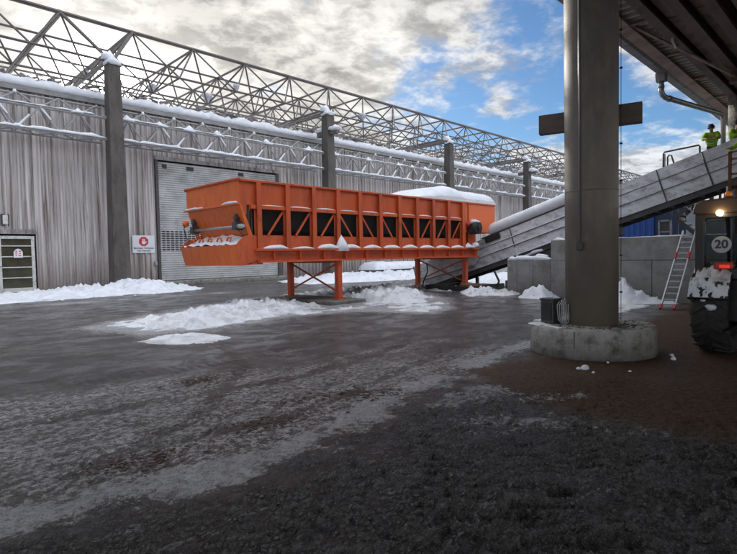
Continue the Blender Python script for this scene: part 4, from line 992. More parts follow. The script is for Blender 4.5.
bm = B(); tube(bm, [(dr.x,dr.y,.47),(dr.x,dr.y,6.0)], .005, 6)
for k in range(9): box(bm, dr.x-.018, dr.x+.018, dr.y-.018, dr.y+.018, 1.0+k*.62, 1.025+k*.62)
link('earthing_cable', bm, M['black'], pil)
# cabinet on the footing, with a coil of cable
cb = empty('control_cabinet', (8.72, 4.20, .47)); cb.rotation_euler = (0,0,rad(-12)); tag(cb, 'small dark metal cabinet on the concrete ring left of the pillar shaft', 'cabinet')
bm = B(); box(bm, -.11, .11, -.13, .13, 0, .40); bevel(link('body', bm, M['conv_frame'], cb), .008)
bm = B(); box(bm, -.125, .125, -.145, .145, .403, .43); link('lid', bm, M['conv_frame'], cb)
bm = B(); box(bm, -.122, -.112, -.10, .10, .05, .36); box(bm, -.13, -.123, -.09, -.07, .17, .24); link('cabinet_door', bm, M['black'], cb)
bm = B()
for k in range(4):
    a = .02*k; tube(bm, [(8.60+.1*0+a, 3.98-.03*k, .86), (8.585+a, 4.02-.03*k, .80), (8.58+a, 4.0-.02*k, .55), (8.59+a, 3.95-.03*k, .49), (8.60+a, 3.91-.02*k, .56), (8.61+a, 3.92-.02*k, .82)], .010, 6)
tag(link('cable_coil', bm, M['zinc'], smooth=True), 'coil of grey cable hanging between the cabinet and the pillar shaft', 'cable')
bm = B(); snow_strip(bm, (8.35,4.1,.465), (8.62,4.48,.465), .35, .03, .06, 3); snow_strip(bm, (8.14,3.75,.465), (8.35,4.15,.465), .12, .02, .05, 3); snow_strip(bm, (8.8,4.5,.465), (9.3,4.52,.465), .2, .03, .06, 6)
tag(link('footing_snow', bm, M['snow']), 'thin crust of snow on the left rim of the pillar footing', 'snow')
# second pillar, at the right edge
p2 = empty('round_pillar', (26.25, 4.42, 0)); tag(p2, 'pale round pillar at the right edge, behind the workers', 'pillar', 'pillars under the canopy')
bm = B(); lathe(bm, [(.43,0),(.43,8.0)], 40); link('shaft', bm, M['concrete'], p2)
bm = B(); lathe(bm, [(1.0,-.05),(1.0,.47),(.5,.47)], 40); link('footing', bm, M['concrete'], p2)
for px_, lb in ((-4.3,'pillar outside the left of the frame'),): pass

# ---------------------------------------------------------------- canopy
cn = empty('canopy_roof', (9.06, 3.63, 8.0)); tag(cn, 'dark brown steel canopy roof overhead at the upper right, edged by grey gutter plates', 'canopy')
KO = Matrix.Translation((-9.06,-3.63,-8.0)); CX0, CX1 = -14.0, 46.0
def kp(name, bm, m, bw=0, parent=cn):
    bmesh.ops.transform(bm, matrix=KO, verts=bm.verts); o = link(name, bm, m, parent)
    if bw: bevel(o, bw)
    return o
# gutter plates
x = CX0; k = 0
while x < CX1:
    bm = B(); prism(bm, [(5.98,8.0),(5.72,7.97),(5.60,8.06),(5.60,8.42),(5.98,8.42)], x+.03, x+1.17, 'x'); kp('gutter_plate', bm, M['gutter']); x += 1.2; k += 1
bm = B(); box(bm, CX0, CX1, 5.50, 5.58, 8.02, 8.5); box(bm, CX0, CX1, 5.22, 5.58, 7.95, 7.985); kp('edge_beam', bm, M['canopy_panel'])
# corrugated deck running across
bm = B(); x = CX0; pts = []
while x < CX1: pts += [(x,8.17),(x+.14,8.17),(x+.19,8.06),(x+.31,8.06),(x+.36,8.17)]; x += .36
A_ = [bm.verts.new((a, 5.49, z)) for a, z in pts]; B_ = [bm.verts.new((a, 4.66, z)) for a, z in pts]
for i in range(len(pts)-1): bm.faces.new([A_[i], A_[i+1], B_[i+1], B_[i]])
kp('corrugated_deck', bm, M['deck'])
bm = B(); box(bm, CX0, CX1, -26, 5.6, 8.55, 8.72); kp('roof_sheet', bm, M['canopy_dark'])
# beams parallel to the edge with soffit boards between them
ybeams = [4.62, 3.95, 3.30, 2.1, .6, -1.4, -3.6, -6.5, -10, -14, -18, -22]
for k, y in enumerate(ybeams):
    bm = B(); box(bm, CX0, CX1, y-.13, y+.13, 7.90, 7.94); box(bm, CX0, CX1, y-.02, y+.02, 7.943, 8.34); box(bm, CX0, CX1, y-.13, y+.13, 8.343, 8.38)
    kp('purlin', bm, M['canopy_dark'])
for k, (ya, yb) in enumerate(((4.45,4.12),(3.77,3.47),(3.0,2.75),(1.8,1.0),(.3,-1.0),(-1.8,-3.1))):
    bm = B(); x = CX0
    while x < CX1: box(bm, x+.02, x+1.58, yb, ya, 8.12+.05*(k % 2), 8.16+.05*(k % 2)); x += 1.6
    kp('soffit_board', bm, M['canopy_panel'] if k in (0,2,4) else M['canopy_panel'])
# main cross girders and rafters
for x in (-4.3, 9.06, 22.4, 35.8):
    bm = B(); box(bm, x-.16, x+.16, -24, 4.1, 7.55, 7.59); box(bm, x-.03, x+.03, -24, 4.05, 7.593, 7.86); box(bm, x-.16, x+.16, -24, 4.1, 7.863, 7.897)
    if x == 9.06 or x == 22.4 or True: kp('cross_girder', bm, M['canopy_dark'])
for x in [-1.0+3.35*k for k in range(13)]:
    bm = B(); box(bm, x-.05, x+.05, 4.76, 5.21, 7.97, 8.04); kp('bracket', bm, M['canopy_panel'])
bm = B(); bar(bm, (15.5,5.3,8.04), (22.6,3.9,7.75), .09, .05); kp('wind_brace', bm, M['canopy_panel'])
bm = B(); tube(bm, [(17.2,4.55,7.97),(17.5,4.62,7.86),(18.1,4.7,7.86),(18.3,4.62,7.97)], .035, 8); kp('pipe_bend', bm, M['zinc'])
# downpipe
dp = empty('downpipe', (20.95, 5.9, 8.0)); tag(dp, 'grey zinc downpipe slanting from the gutter to the far pillar', 'downpipe')
DO = Vector((20.95,5.9,8.0))
bm = B(); prism(bm, [(-.2,.02),(.2,.02),(.13,-.26),(-.13,-.26)], -.16, .14); link('hopper_head', bm, M['gutter'], dp)
bm = B(); pts = [(20.95,5.9,7.76),(20.95,5.9,7.42),(20.98,5.86,7.28),(21.15,5.83,7.22),(25.35,4.98,7.22),(25.52,4.92,7.18),(25.6,4.9,7.0),(25.6,4.9,4.8)]
tube(bm, [Vector(p_)-DO for p_ in pts], .095, 12); link('pipe', bm, M['zinc'], dp, smooth=True)
bm = B(); tube(bm, [Vector((21.4,5.78,7.22))-DO, Vector((21.5,5.76,7.22))-DO], .115, 12); tube(bm, [Vector((20.95,5.9,7.6))-DO, Vector((20.95,5.9,7.52))-DO], .115, 12); link('pipe_collar', bm, M['gutter'], dp)

# ---------------------------------------------------------------- tractor (points along +X, seen from behind)
tr = empty('tractor', (10.9, 1.2, 0)); tag(tr, 'dark tractor seen from behind with lit lamps and a 20 disc', 'tractor')
def torus_tyre(bm, r, w, n_=48):
    prof = [(r*.60,-w*.40),(r*.74,-w*.5),(r*.90,-w*.5),(r*.965,-w*.40),(r*.97,0),(r*.965,w*.40),(r*.90,w*.5),(r*.74,w*.5),(r*.60,w*.40)]
    rings = []
    for k in range(n_):
        a = 2*math.pi*k/n_; rings.append([bm.verts.new((p_[0]*math.cos(a), p_[1], p_[0]*math.sin(a))) for p_ in prof])
    for k in range(n_):
        q = rings[(k+1)%n_]
        for j in range(len(prof)): bm.faces.new([rings[k][j], rings[k][(j+1)%len(prof)], q[(j+1)%len(prof)], q[j]]).smooth = True
    nl = 20
    for s in (-1,1):
        for k in range(nl):
            a = 2*math.pi*(k+(.5 if s > 0 else 0))/nl; segs = []
            for t in range(5):
                yy = s*(w*.02 + t/4*w*.47); aa = a + t/4*.24; rr = r*(.985 if t < 4 else .955)
                segs.append(Vector((rr*math.cos(aa), yy, rr*math.sin(aa))))
            for u, v_ in zip(segs[:-1], segs[1:]): bar(bm, u, v_, .05, .035, up=(u+v_).normalized() if abs((u+v_).y) < 9 else (0,0,1))
def wheel(x, y, r, w):
    bm = B(); torus_tyre(bm, r, w); wh = link('wheel', bm, M['tyre'], tr); wh.location = (x, y, r); wh.rotation_euler = (0, .07, 0)
    bm = B(); tube(bm, [(0,-w*.3,0),(0,w*.3,0)], r*.60, 28); tube(bm, [(0,-w*.38,0),(0,w*.38,0)], r*.2, 14); link('rim', bm, M['rust'], wh); return wh
RW = .69
for y in (.82, -.82): wheel(-.65, y, RW, .50)
for y in (.70, -.70): wheel(1.55, y, .46, .34)
# fenders
for s in (1,-1):
    bm = B(); pts = []
    for k in range(9):
        a = rad(20+ k*17.5); pts.append((-.65+(RW+.09)*math.cos(a), RW+(RW+.05)*math.sin(a)))
    inner = [(x_*1.0+(-.65-x_)*.05, z_-.04) for x_, z_ in pts]
    prism(bm, pts+inner[::-1], s*.82-.28, s*.82+.28); bevel(link('fender', bm, M['tractor'], tr), .012)
# cab
def rring(oy0, oy1, oz0, oz1, r0, iy, iz0, iz1, r1, x0, x1, bm):
    def rr(y0, y1, z0, z1, r_):
        o = []
        for cy_, cz_, a0_ in ((y1-r_,z1-r_,0),(y0+r_,z1-r_,90),(y0+r_,z0+.03,180),(y1-r_,z0+.03,270)):
            for q in range(5): a = rad(a0_+q*22.5); o.append((cy_+r_*math.cos(a), cz_+(r_ if a0_ < 180 else .03)*math.sin(a)))
        return o
    A1 = rr(oy0, oy1, oz0, oz1, r0); A2 = rr(-iy, iy, iz0, iz1, r1); n_ = len(A1)
    V = [[bm.verts.new((x, a, b_)) for a, b_ in A_] for x in (x0, x1) for A_ in (A1, A2)]
    for k in range(n_):
        q = (k+1)%n_
        bm.faces.new([V[0][k], V[1][k], V[1][q], V[0][q]]); bm.faces.new([V[2][k], V[2][q], V[3][q], V[3][k]])
        bm.faces.new([V[0][k], V[0][q], V[2][q], V[2][k]]); bm.faces.new([V[1][k], V[3][k], V[3][q], V[1][q]])
    bmesh.ops.recalc_face_normals(bm, faces=bm.faces)
bm = B(); rring(-1.06, 1.06, 1.22, 2.36, .10, .93, 1.40, 2.20, .06, -1.06, -.92, bm)
for s in (1,-1):
    bar(bm, (.55,s*.88,1.0), (.42,s*.88,2.30), .08, .08); bar(bm, (-.95,s*1.0,1.30), (.55,s*.88,1.0), .06, .08); bar(bm, (-.95,s*1.0,2.30), (.45,s*.88,2.30), .06, .08)
bevel(link('cab_frame', bm, M['tractor'], tr), .015)
bm = B(); box(bm, -1.02, -.96, -1.0, 1.0, .55, 1.217); bevel(link('rear_panel', bm, M['tractor'], tr), .02)
bm = B(); rring(-1.07, 1.07, 2.26, 2.50, .13, .5, 2.36, 2.40, .01, -1.12, .60, bm); bm.free()
bm = B(); pr_ = [(-1.08,2.27),(1.08,2.27),(1.08,2.36),(1.05,2.44),(.96,2.49),(.6,2.51),(-.6,2.51),(-.96,2.49),(-1.05,2.44),(-1.08,2.36)]
prism(bm, pr_, -1.13, .62, 'x'); rf = bevel(link('roof', bm, M['roof_brown'], tr), .03, 3)
bm = B(); box(bm, -1.00, -.99, -.925, .925, 1.405, 2.195); link('rear_window', bm, M['glass'], tr)
bm = B(); box(bm, .44, .45, -.82, .82, 1.2, 2.25); link('windscreen', bm, M['glass'], tr)
bm = B()
for s in (1,-1): poly(bm, [(-.91,s*.99,1.38),(.50,s*.88,1.1),(.42,s*.88,2.25),(-.91,s*.99,2.25)])
link('side_window', bm, M['glass'], tr)
bm = B(); bar(bm, (-.99,.50,1.45), (-.99,.44,2.19), .02, .03); bar(bm, (-.2,.62,1.5), (-.1,.55,2.2), .03, .05); tube(bm, [(.2,0,1.3),(.2,.17,1.42),(.2,0,1.52),(.2,-.17,1.42),(.2,0,1.3)], .015, 6); link('cab_fittings', bm, M['frame_pale'], tr)
bm = B(); box(bm, -.55, -.05, -.25, .25, .95, 1.12); box(bm, -.60, -.48, -.25, .25, 1.12, 1.75); bevel(link('seat', bm, M['black'], tr), .04, 3)
bm = B(); box(bm, -.9, 2.2, -.30, .30, .45, .95); box(bm, -1.1, -.9, -.22, .22, .35, .75); box(bm, -1.35, -1.1, -.05, .05, .42, .50)
for s in (1,-1): box(bm, -1.15, -.9, s*.42-.04, s*.42+.04, .45, .55); bar(bm, (-1.0,s*.45,.5), (-1.5,s*.52,.42), .05, .07)
tube(bm, [(-.65,-1.0,RW),(-.65,1.0,RW)], .12, 10); bevel(link('chassis', bm, M['tractor'], tr), .01)
bm = B(); box(bm, .60, 2.35, -.36, .36, .95, 1.42); bevel(link('bonnet', bm, M['tractor'], tr), .08, 4)
for s in (1,-1):
    bm = B(); tube(bm, [(-1.20,s*.70,2.27),(-1.12,s*.70,2.27)], .045, 14); link('work_lamp', bm, M['lens_white'], tr)
    bm = B(); box(bm, -1.115, -1.03, s*.66-.13, s*.66+.13, 1.385, 1.50); hs = bevel(link('tail_light', bm, M['lens_dim'], tr), .02)
    bm = B(); box(bm, -1.128, -1.117, s*.64-.07, s*.64+.07, 1.40, 1.455); link('brake_lens', bm, M['lens_red'], hs)
bm = B(); tube(bm, [(-1.0,.62,2.50),(-1.0,.62,2.53)], .065, 14); bc = link('beacon_base', bm, M['black'], tr)
bm = B(); lathe(bm, [(.045,2.532),(.05,2.56),(.045,2.59),(.02,2.61)], 16, (-1.0,.62)); link('beacon_dome', bm, M['beacon'], bc)
dsc = bpy.data.objects.new('speed_disc', None)
bm = B(); tube(bm, [(-1.035,.70,1.775),(-1.022,.70,1.775)], .135, 32); dsc = link('speed_disc', bm, M['sign_grey'], tr)
me = text_mesh('20', .185, .001, .006); me.materials.append(M['ink']); o = bpy.data.objects.new('numerals', me); C.objects.link(o); o.parent = dsc
o.matrix_local = Matrix.Translation((-1.0375,.70,1.775)) @ Matrix.Rotation(-math.pi/2, 4, 'Z') @ Matrix.Rotation(math.pi/2, 4, 'X')
bm = B(); tube(bm, [(-1.03,.93,1.42),(-1.04,.93,1.60)], .012, 6); tube(bm, [(-1.03,.86,1.42),(-1.03,.92,1.55)], .012, 6); link('wiper', bm, M['black'], tr)
# snow on the fender
bm = B(); G = []
for i in range(43):
    a = rad(68+i*2.15); row = []
    for j in range(31):
        y = .55+.54*j/30; q_ = noise.noise((i*.17, j*.2, 9)) + .6*noise.noise((i*.45, j*.5, 3))
        s = min(1, 2.5*min(i/42, 1-i/42)+.05)*min(1, 4*min(j/30, 1-j/30)+.05)
        hh_ = s*(.07+.05*fbm(i*.2, j*.16, 2, 3)) * ss(.38, .0, q_ - .22*(i < 16)) - .03*ss(.1,.4,q_)
        r_ = RW+.088 + hh_; row.append(bm.verts.new((-.65+r_*math.cos(a)*1.02, y+.02*noise.noise((i*.6,j*.5,1)), RW+r_*math.sin(a)-.03)))
    G.append(row)
for i in range(42):
    for j in range(30):
        if True: bm.faces.new([G[i][j], G[i+1][j], G[i+1][j+1], G[i][j+1]]).smooth = True
bmesh.ops.translate(bm, vec=(10.9,1.2,0), verts=bm.verts)
tag(link('fender_snow', bm, M['snow_dirty']), 'ragged snow on the left rear mudguard of the tractor', 'snow')
bm = B()
for k in range(7):
    s = random.uniform(.03,.06); a = rad(118+k*9); clump(bm, (10.9-.65+(RW+.02)*math.cos(a), 1.2+.82+random.uniform(-.2,.12), RW+(RW+.03)*math.sin(a)), s, s*1.6, s, k, .6, 6, 4)
tag(link('tyre_snow', bm, M['snow_dirty']), 'bits of snow packed in the lugs of the tractor rear tyre', 'snow', kind='stuff')

# ---------------------------------------------------------------- platforms, railings, stairs
pf = empty('service_platform', (24.9, 4.4, 0)); tag(pf, 'steel service platform with a dark handrail behind the upper conveyor', 'platform')
bm = B(); box(bm, -.85, .85, -2.9, 1.1, 4.62, 4.72); link('deck', bm, M['conv_frame'], pf)
for x in (-.75,.75):
    for y in (-2.7,.9): bm = B(); bar(bm, (x,y,0), (x,y,4.62), .14, .14); link('post', bm, M['conv_frame'], pf)
hr = empty('handrail', (24.2, 5.6, 4.2)); tag(hr, 'bent dark steel handrail standing up behind the conveyor edge, left of the workers', 'handrail')
HR = Vector((24.2,5.6,4.2))
def rl(name, pts, r_): bm = B(); tube(bm, [Vector(p_)-HR for p_ in pts], r_, 8); return link(name, bm, M['conv_frame'], hr, smooth=True)
rl('rail', [(24.2,6.72,4.3),(24.2,6.72,5.70),(24.2,6.68,5.77),(24.2,5.45,5.86),(24.2,5.41,5.8),(24.2,5.41,4.7)], .035)
rl('inner_hoop', [(24.2,6.56,4.6),(24.2,6.56,5.56),(24.2,6.52,5.62),(24.2,6.42,5.60),(24.2,6.26,5.0)], .03)
rl('stile', [(24.2,6.66,4.3),(24.2,6.66,5.70)], .02)
p3 = empty('operator_platform', (21.0, 2.8, 0)); tag(p3, 'rust-brown railed platform on posts at the right edge, above the tractor', 'platform')
bm = B(); box(bm, -.1, 1.2, -1.6, 1.0, 3.80, 3.90); link('deck', bm, M['rust'], p3)
for y in (-1.5,.0,1.02):
    bm = B(); bar(bm, (0,y,0 if y != 0 else 3.9), (0,y,4.95), .09, .09); link('post', bm, M['rust'], p3)
    bm = B(); bar(bm, (1.1,y,0), (1.1,y,3.8), .09, .09); link('post', bm, M['rust'], p3)
for z in (4.95, 4.7, 4.2): bm = B(); tube(bm, [(0,-1.5,z),(0,1.02,z)], .035, 8); link('rail', bm, M['rust'], p3)
st = empty('stair_tower', (27.0, 6.2, 0)); tag(st, 'dark steel stair with snow on its treads, behind the block wall under the conveyor', 'stairs')
for k in range(3):
    z0 = .1+k*1.55; s = 1 if k % 2 == 0 else -1
    ya, yb = (.75*s, -.75*s)
    for x in (0,.9):
        bm = B(); bar(bm, (x,ya,z0), (x,yb,z0+1.5), .05, .16); link('stringer', bm, M['conv_frame'], st)
        bm = B(); bar(bm, (x,ya,z0+.9), (x,yb,z0+2.4), .04, .04); link('stair_rail', bm, M['conv_frame'], st)
    for q in range(7):
        t = (q+.5)/7; bm = B(); y = ya+(yb-ya)*t; box(bm, .03, .87, y-.11, y+.11, z0+1.5*t-.02, z0+1.5*t+.02); link('tread', bm, M['conv_frame'], st)
for x in (-.05,.95):
    for y in (-.95,.95): bm = B(); bar(bm, (x,y,0), (x,y,5.0), .09, .09); link('corner_post', bm, M['conv_frame'], st)
bm = B()
for k in range(3):
    z0 = .1+k*1.55; s = 1 if k % 2 == 0 else -1; ya, yb = (.75*s, -.75*s)
    for q in range(7):
        t = (q+.5)/7; y = ya+(yb-ya)*t; clump(bm, (27.45,6.2+y,z0+1.5*t+.05), .38, .13, .12, q+k, .1, 8, 4)
    snow_strip(bm, (26.98,6.2+ya,z0+2.3-1.42), (26.98,6.2+yb,z0+2.42), .1, .08, .1, k)
tag(link('stair_snow', bm, M['snow']), 'snow lying on the treads and posts of the dark steel stair', 'snow')
gf = empty('gate_frame', (22.0, 6.05, 0)); tag(gf, 'small grey steel frame standing behind the tall block wall, before the blue shed', 'steel frame')
bm = B()
for y in (-.20,.20): bar(bm, (0,y,0), (0,y,2.85), .06, .06)
bar(bm, (0,-.2,2.82), (0,.2,2.82), .06, .06); bar(bm, (0,-.2,2.4), (0,.2,2.4), .05, .05); link('frame', bm, M['frame_pale'], gf)
bm = B(); box(bm, .02, .04, -.16, .16, 2.43, 2.78); link('panel', bm, M['conv_frame'], gf)

# blue shed
bs = empty('blue_shed', (36, 12, 0)); tag(bs, 'bright blue corrugated metal shed seen under the conveyor, right of the pillar', 'shed')
bm = B(); y = 2.6; pts = []
while y > -1.4: pts += [(0,y),(0,y-.16),(.05,y-.2),(.05,y-.3)]; y -= .34
q1 = [bm.verts.new((a, b_, 0)) for a, b_ in pts]; q2 = [bm.verts.new((a, b_, 4.7)) for a, b_ in pts]
for i in range(len(pts)-1): bm.faces.new([q1[i], q1[i+1], q2[i+1], q2[i]])
box(bm, .06, 8, -1.45, 2.6, 0, 4.68); link('wall', bm, M['blue'], bs)
bm = B(); box(bm, -.15, 8.2, -1.6, 2.75, 4.705, 4.85); link('roof', bm, M['gutter'], bs)
bm = B(); box(bm, .2, 4.5, -3.2, -1.452, 0, 4.4); link('shaded_bay', bm, mat('shaded_blue_sheet', (.01,.025,.07), .5, .1, var=(.015,.035,.09)), bs)  # blue darkened to paint in the shade on the shed's right part
bm = B(); snow_strip(bm, (38,10.6,4.85), (38,14.6,4.85), 3.0, .35, .3, 3); tag(link('shed_snow', bm, M['snow']), 'snow on the roof of the blue shed', 'snow')

# snow-covered flatbed by the far wall
fb = empty('flatbed_trailer', (33.0, 30.2, 0)); tag(fb, 'low flatbed trailer under a thick slab of snow by the hall wall', 'trailer')
bm = B(); box(bm, -3.0, 3.4, -.9, .9, .42, .56); link('bed', bm, M['conv_frame'], fb)
for x in (-2.4,-.9,2.6):
    for y in (-.75,.75): bm = B(); tube(bm, [(x,y-.1,.26),(x,y+.1,.26)], .26, 14); link('wheel', bm, M['tyre'], fb)
bm = B()
prev = None
for i in range(45):
    x = 30.0+6.5*i/44; e = min(1, (min(i, 44-i)/3)**.5 + .05); k = noise.noise((x*1.1, 0, 3)); ring = [bm.verts.new((x, 30.2+1.0*c, .56+z*e*(1+.18*k))) for c, z in ((-1,0),(-1.04,.2),(-.95,.48),(-.6,.62),(.6,.62),(.95,.45),(1,0))]
    if prev:
        for j in range(6): bm.faces.new([prev[j], ring[j], ring[j+1], prev[j+1]]).smooth = True
    else: bm.faces.new(ring)
    prev = ring
bm.faces.new(prev[::-1]); tag(link('trailer_snow', bm, M['snow']), 'thick rounded slab of snow on the low flatbed trailer', 'snow')

# ---------------------------------------------------------------- snow piles
snow_pile('snow_pile', [(1.0,23.5),(4.2,24.4),(6.6,25.4),(9.2,26.0),(12.0,25.8),(14.2,26.6),(15.3,29.0),(14.0,32.8),(-6,33.2),(-6,23)], .55, 2.6, M['snow'], 'snow bank ploughed along the foot of the left hall wall', .14, .55, 2, ridge=lambda x, y: .25+1.0*ss(24,29.5,y)*(0.35+.65*ss(5.5,9.5,x)))
snow_pile('snow_pile', pileM, .31, 1.2, M['snow_dirty'], 'broad trodden heap of broken snow under the near half of the orange hopper', .08, .85, 5, ragged=.6, ridge=lambda x, y: (1-.97*ss(.35,.0,max(11.9-x, x-13.6, 13.7-y, y-17.6)))*(1-.85*ss(.7,.0,max(10.6-x, x-13.4, 11.0-y, y-13.9)))*(.60+.50*ss(2.2,.3,abs((y-14.2)-.6*(x-8.6)))*ss(11.8,10.2,x) + .9*math.exp(-((x-15.6)**2+(y-15.4)**2)/5)))
snow_pile('snow_pile', [(4.0,11.2),(4.3,10.3),(5.1,9.6),(5.9,9.9),(5.9,11.0),(4.9,11.6)], .09, .35, M['snow_dirty'], 'small flat patch of snow in front of the broad heap', .07, .7, 8, ragged=.22)
snow_pile('snow_pile', [(20,25.2),(23,24.2),(27.5,23.6),(33,24.5),(44,29),(46,32.5),(25,32.6),(21.5,31.0)], .55, 2.0, M['snow'], 'long snow bank before the hall wall, seen between the hopper legs', .2, .5, 11, ragged=.6)
snow_pile('snow_pile', [(17.7,8.2),(17.6,6.6),(17.9,5.2),(18.3,4.4),(19.1,4.3),(19.1,8.4)], .62, .8, M['snow'], 'ragged snow heap against the tall block wall, left of the ladder', .07, .8, 14, ragged=.25, ridge=lambda x, y: .25+1.15*math.exp(-((y-6.6)/.9)**2))
snow_pile('snow_pile', [(17.9,9.9),(17.9,8.9),(19.05,8.7),(19.1,9.6),(18.5,10.2)], 1.0, .75, M['snow'], 'steep snow heap against the block wall just left of the round pillar', .08, .45, 17, ragged=.2)
snow_pile('snow_pile', [(18.6,13.2),(17.6,11.9),(18.4,10.6),(19.9,10.6),(19.85,11.6),(20.6,13.0),(20,13.8)], .34, .6, M['snow_dirty'], 'scraps of snow at the left corner of the low block wall', .09, .8, 21, ragged=.4)
snow_pile('snow_pile', [(23.5,13),(26,11.5),(34,14),(40,22),(36,25),(27,20)], .30, 1.6, M['snow'], 'distant snow patch beyond the conveyor', .25, .6, 23, ragged=.9)
snow_pile('snow_pile', [(19.2,15.6),(19.6,12.9),(21.5,12.6),(22.2,13.8),(21.8,18.6),(19.4,18.8)], .20, .6, M['snow_dirty'], 'churned snow around the far pair of red hopper legs', .1, .8, 25, ragged=.4)
snow_pile('snow_pile', [(14.2,5.1),(16.5,4.7),(17.8,5.0),(17.7,6.6),(15.5,6.0)], .05, .5, M['snow_dirty'], 'thin patchy snow on the brown ground before the tall block wall', .09, .9, 27, ragged=.45)
k = 0
for x, y, s in ((7.50,3.10,.055),(7.42,3.16,.03),(9.05,2.70,.035),(7.7,2.55,.02),(8.1,3.0,.02),(9.3,2.45,.03),(9.0,2.35,.04),(7.3,2.9,.02)):
    bm = B(); clump(bm, (x,y,.015), s*1.3, s, s*.9, k+1, .2); k += 1
    tag(link('snow_chunk', bm, M['snow']), 'small chunk of snow on the brown ground in front of the pillar footing', 'snow chunk', 'snow chunks before the footing')
# loose clods of mud and stones in the foreground
bm = B()
for k in range(3200):
    a = random.random(); x = random.uniform(.4, 9.5); y = random.uniform(-.5, 7.0)
    m_ = inside_dist(mud, x, y)
    if m_ < 0 and random.random() < .72: continue
    s = .003 + .012*random.random()**5; clump(bm, (x,y,.003), s*random.uniform(.9,2.2), s*random.uniform(.9,2.0), s*.6, k*.37, .1, 6, 3)
tag(link('mud_clods', bm, mat('dark_mud', (.03,.024,.02), .6, 0, var=(.07,.055,.045), vscale=9)), 'loose clods of dark mud and grit scattered over the yard in the foreground', 'mud clods', kind='stuff')
bm = B()
for k in range(900):
    t = random.random(); pts, w = red[random.randrange(4)]; i = random.randrange(len(pts)-1)
    x = pts[i][0]+(pts[i+1][0]-pts[i][0])*t+random.gauss(0,.20); y = pts[i][1]+(pts[i+1][1]-pts[i][1])*t+random.gauss(0,.10)
    s = .004+.010*random.random()**2; a_ = random.uniform(0,6.28); bar(bm, (x-s*2.2*math.cos(a_), y-s*2.2*math.sin(a_), .012), (x+s*2.2*math.cos(a_), y+s*2.2*math.sin(a_), .014+s*random.uniform(-.3,.6)), s*1.3, s*.5)
tag(link('bark_scraps', bm, mat('red_brown_bark', (.10,.035,.018), .7, 0, var=(.03,.02,.015), vscale=14)), 'reddish brown bark and dirt scraps strewn across the slush', 'bark scraps', kind='stuff')

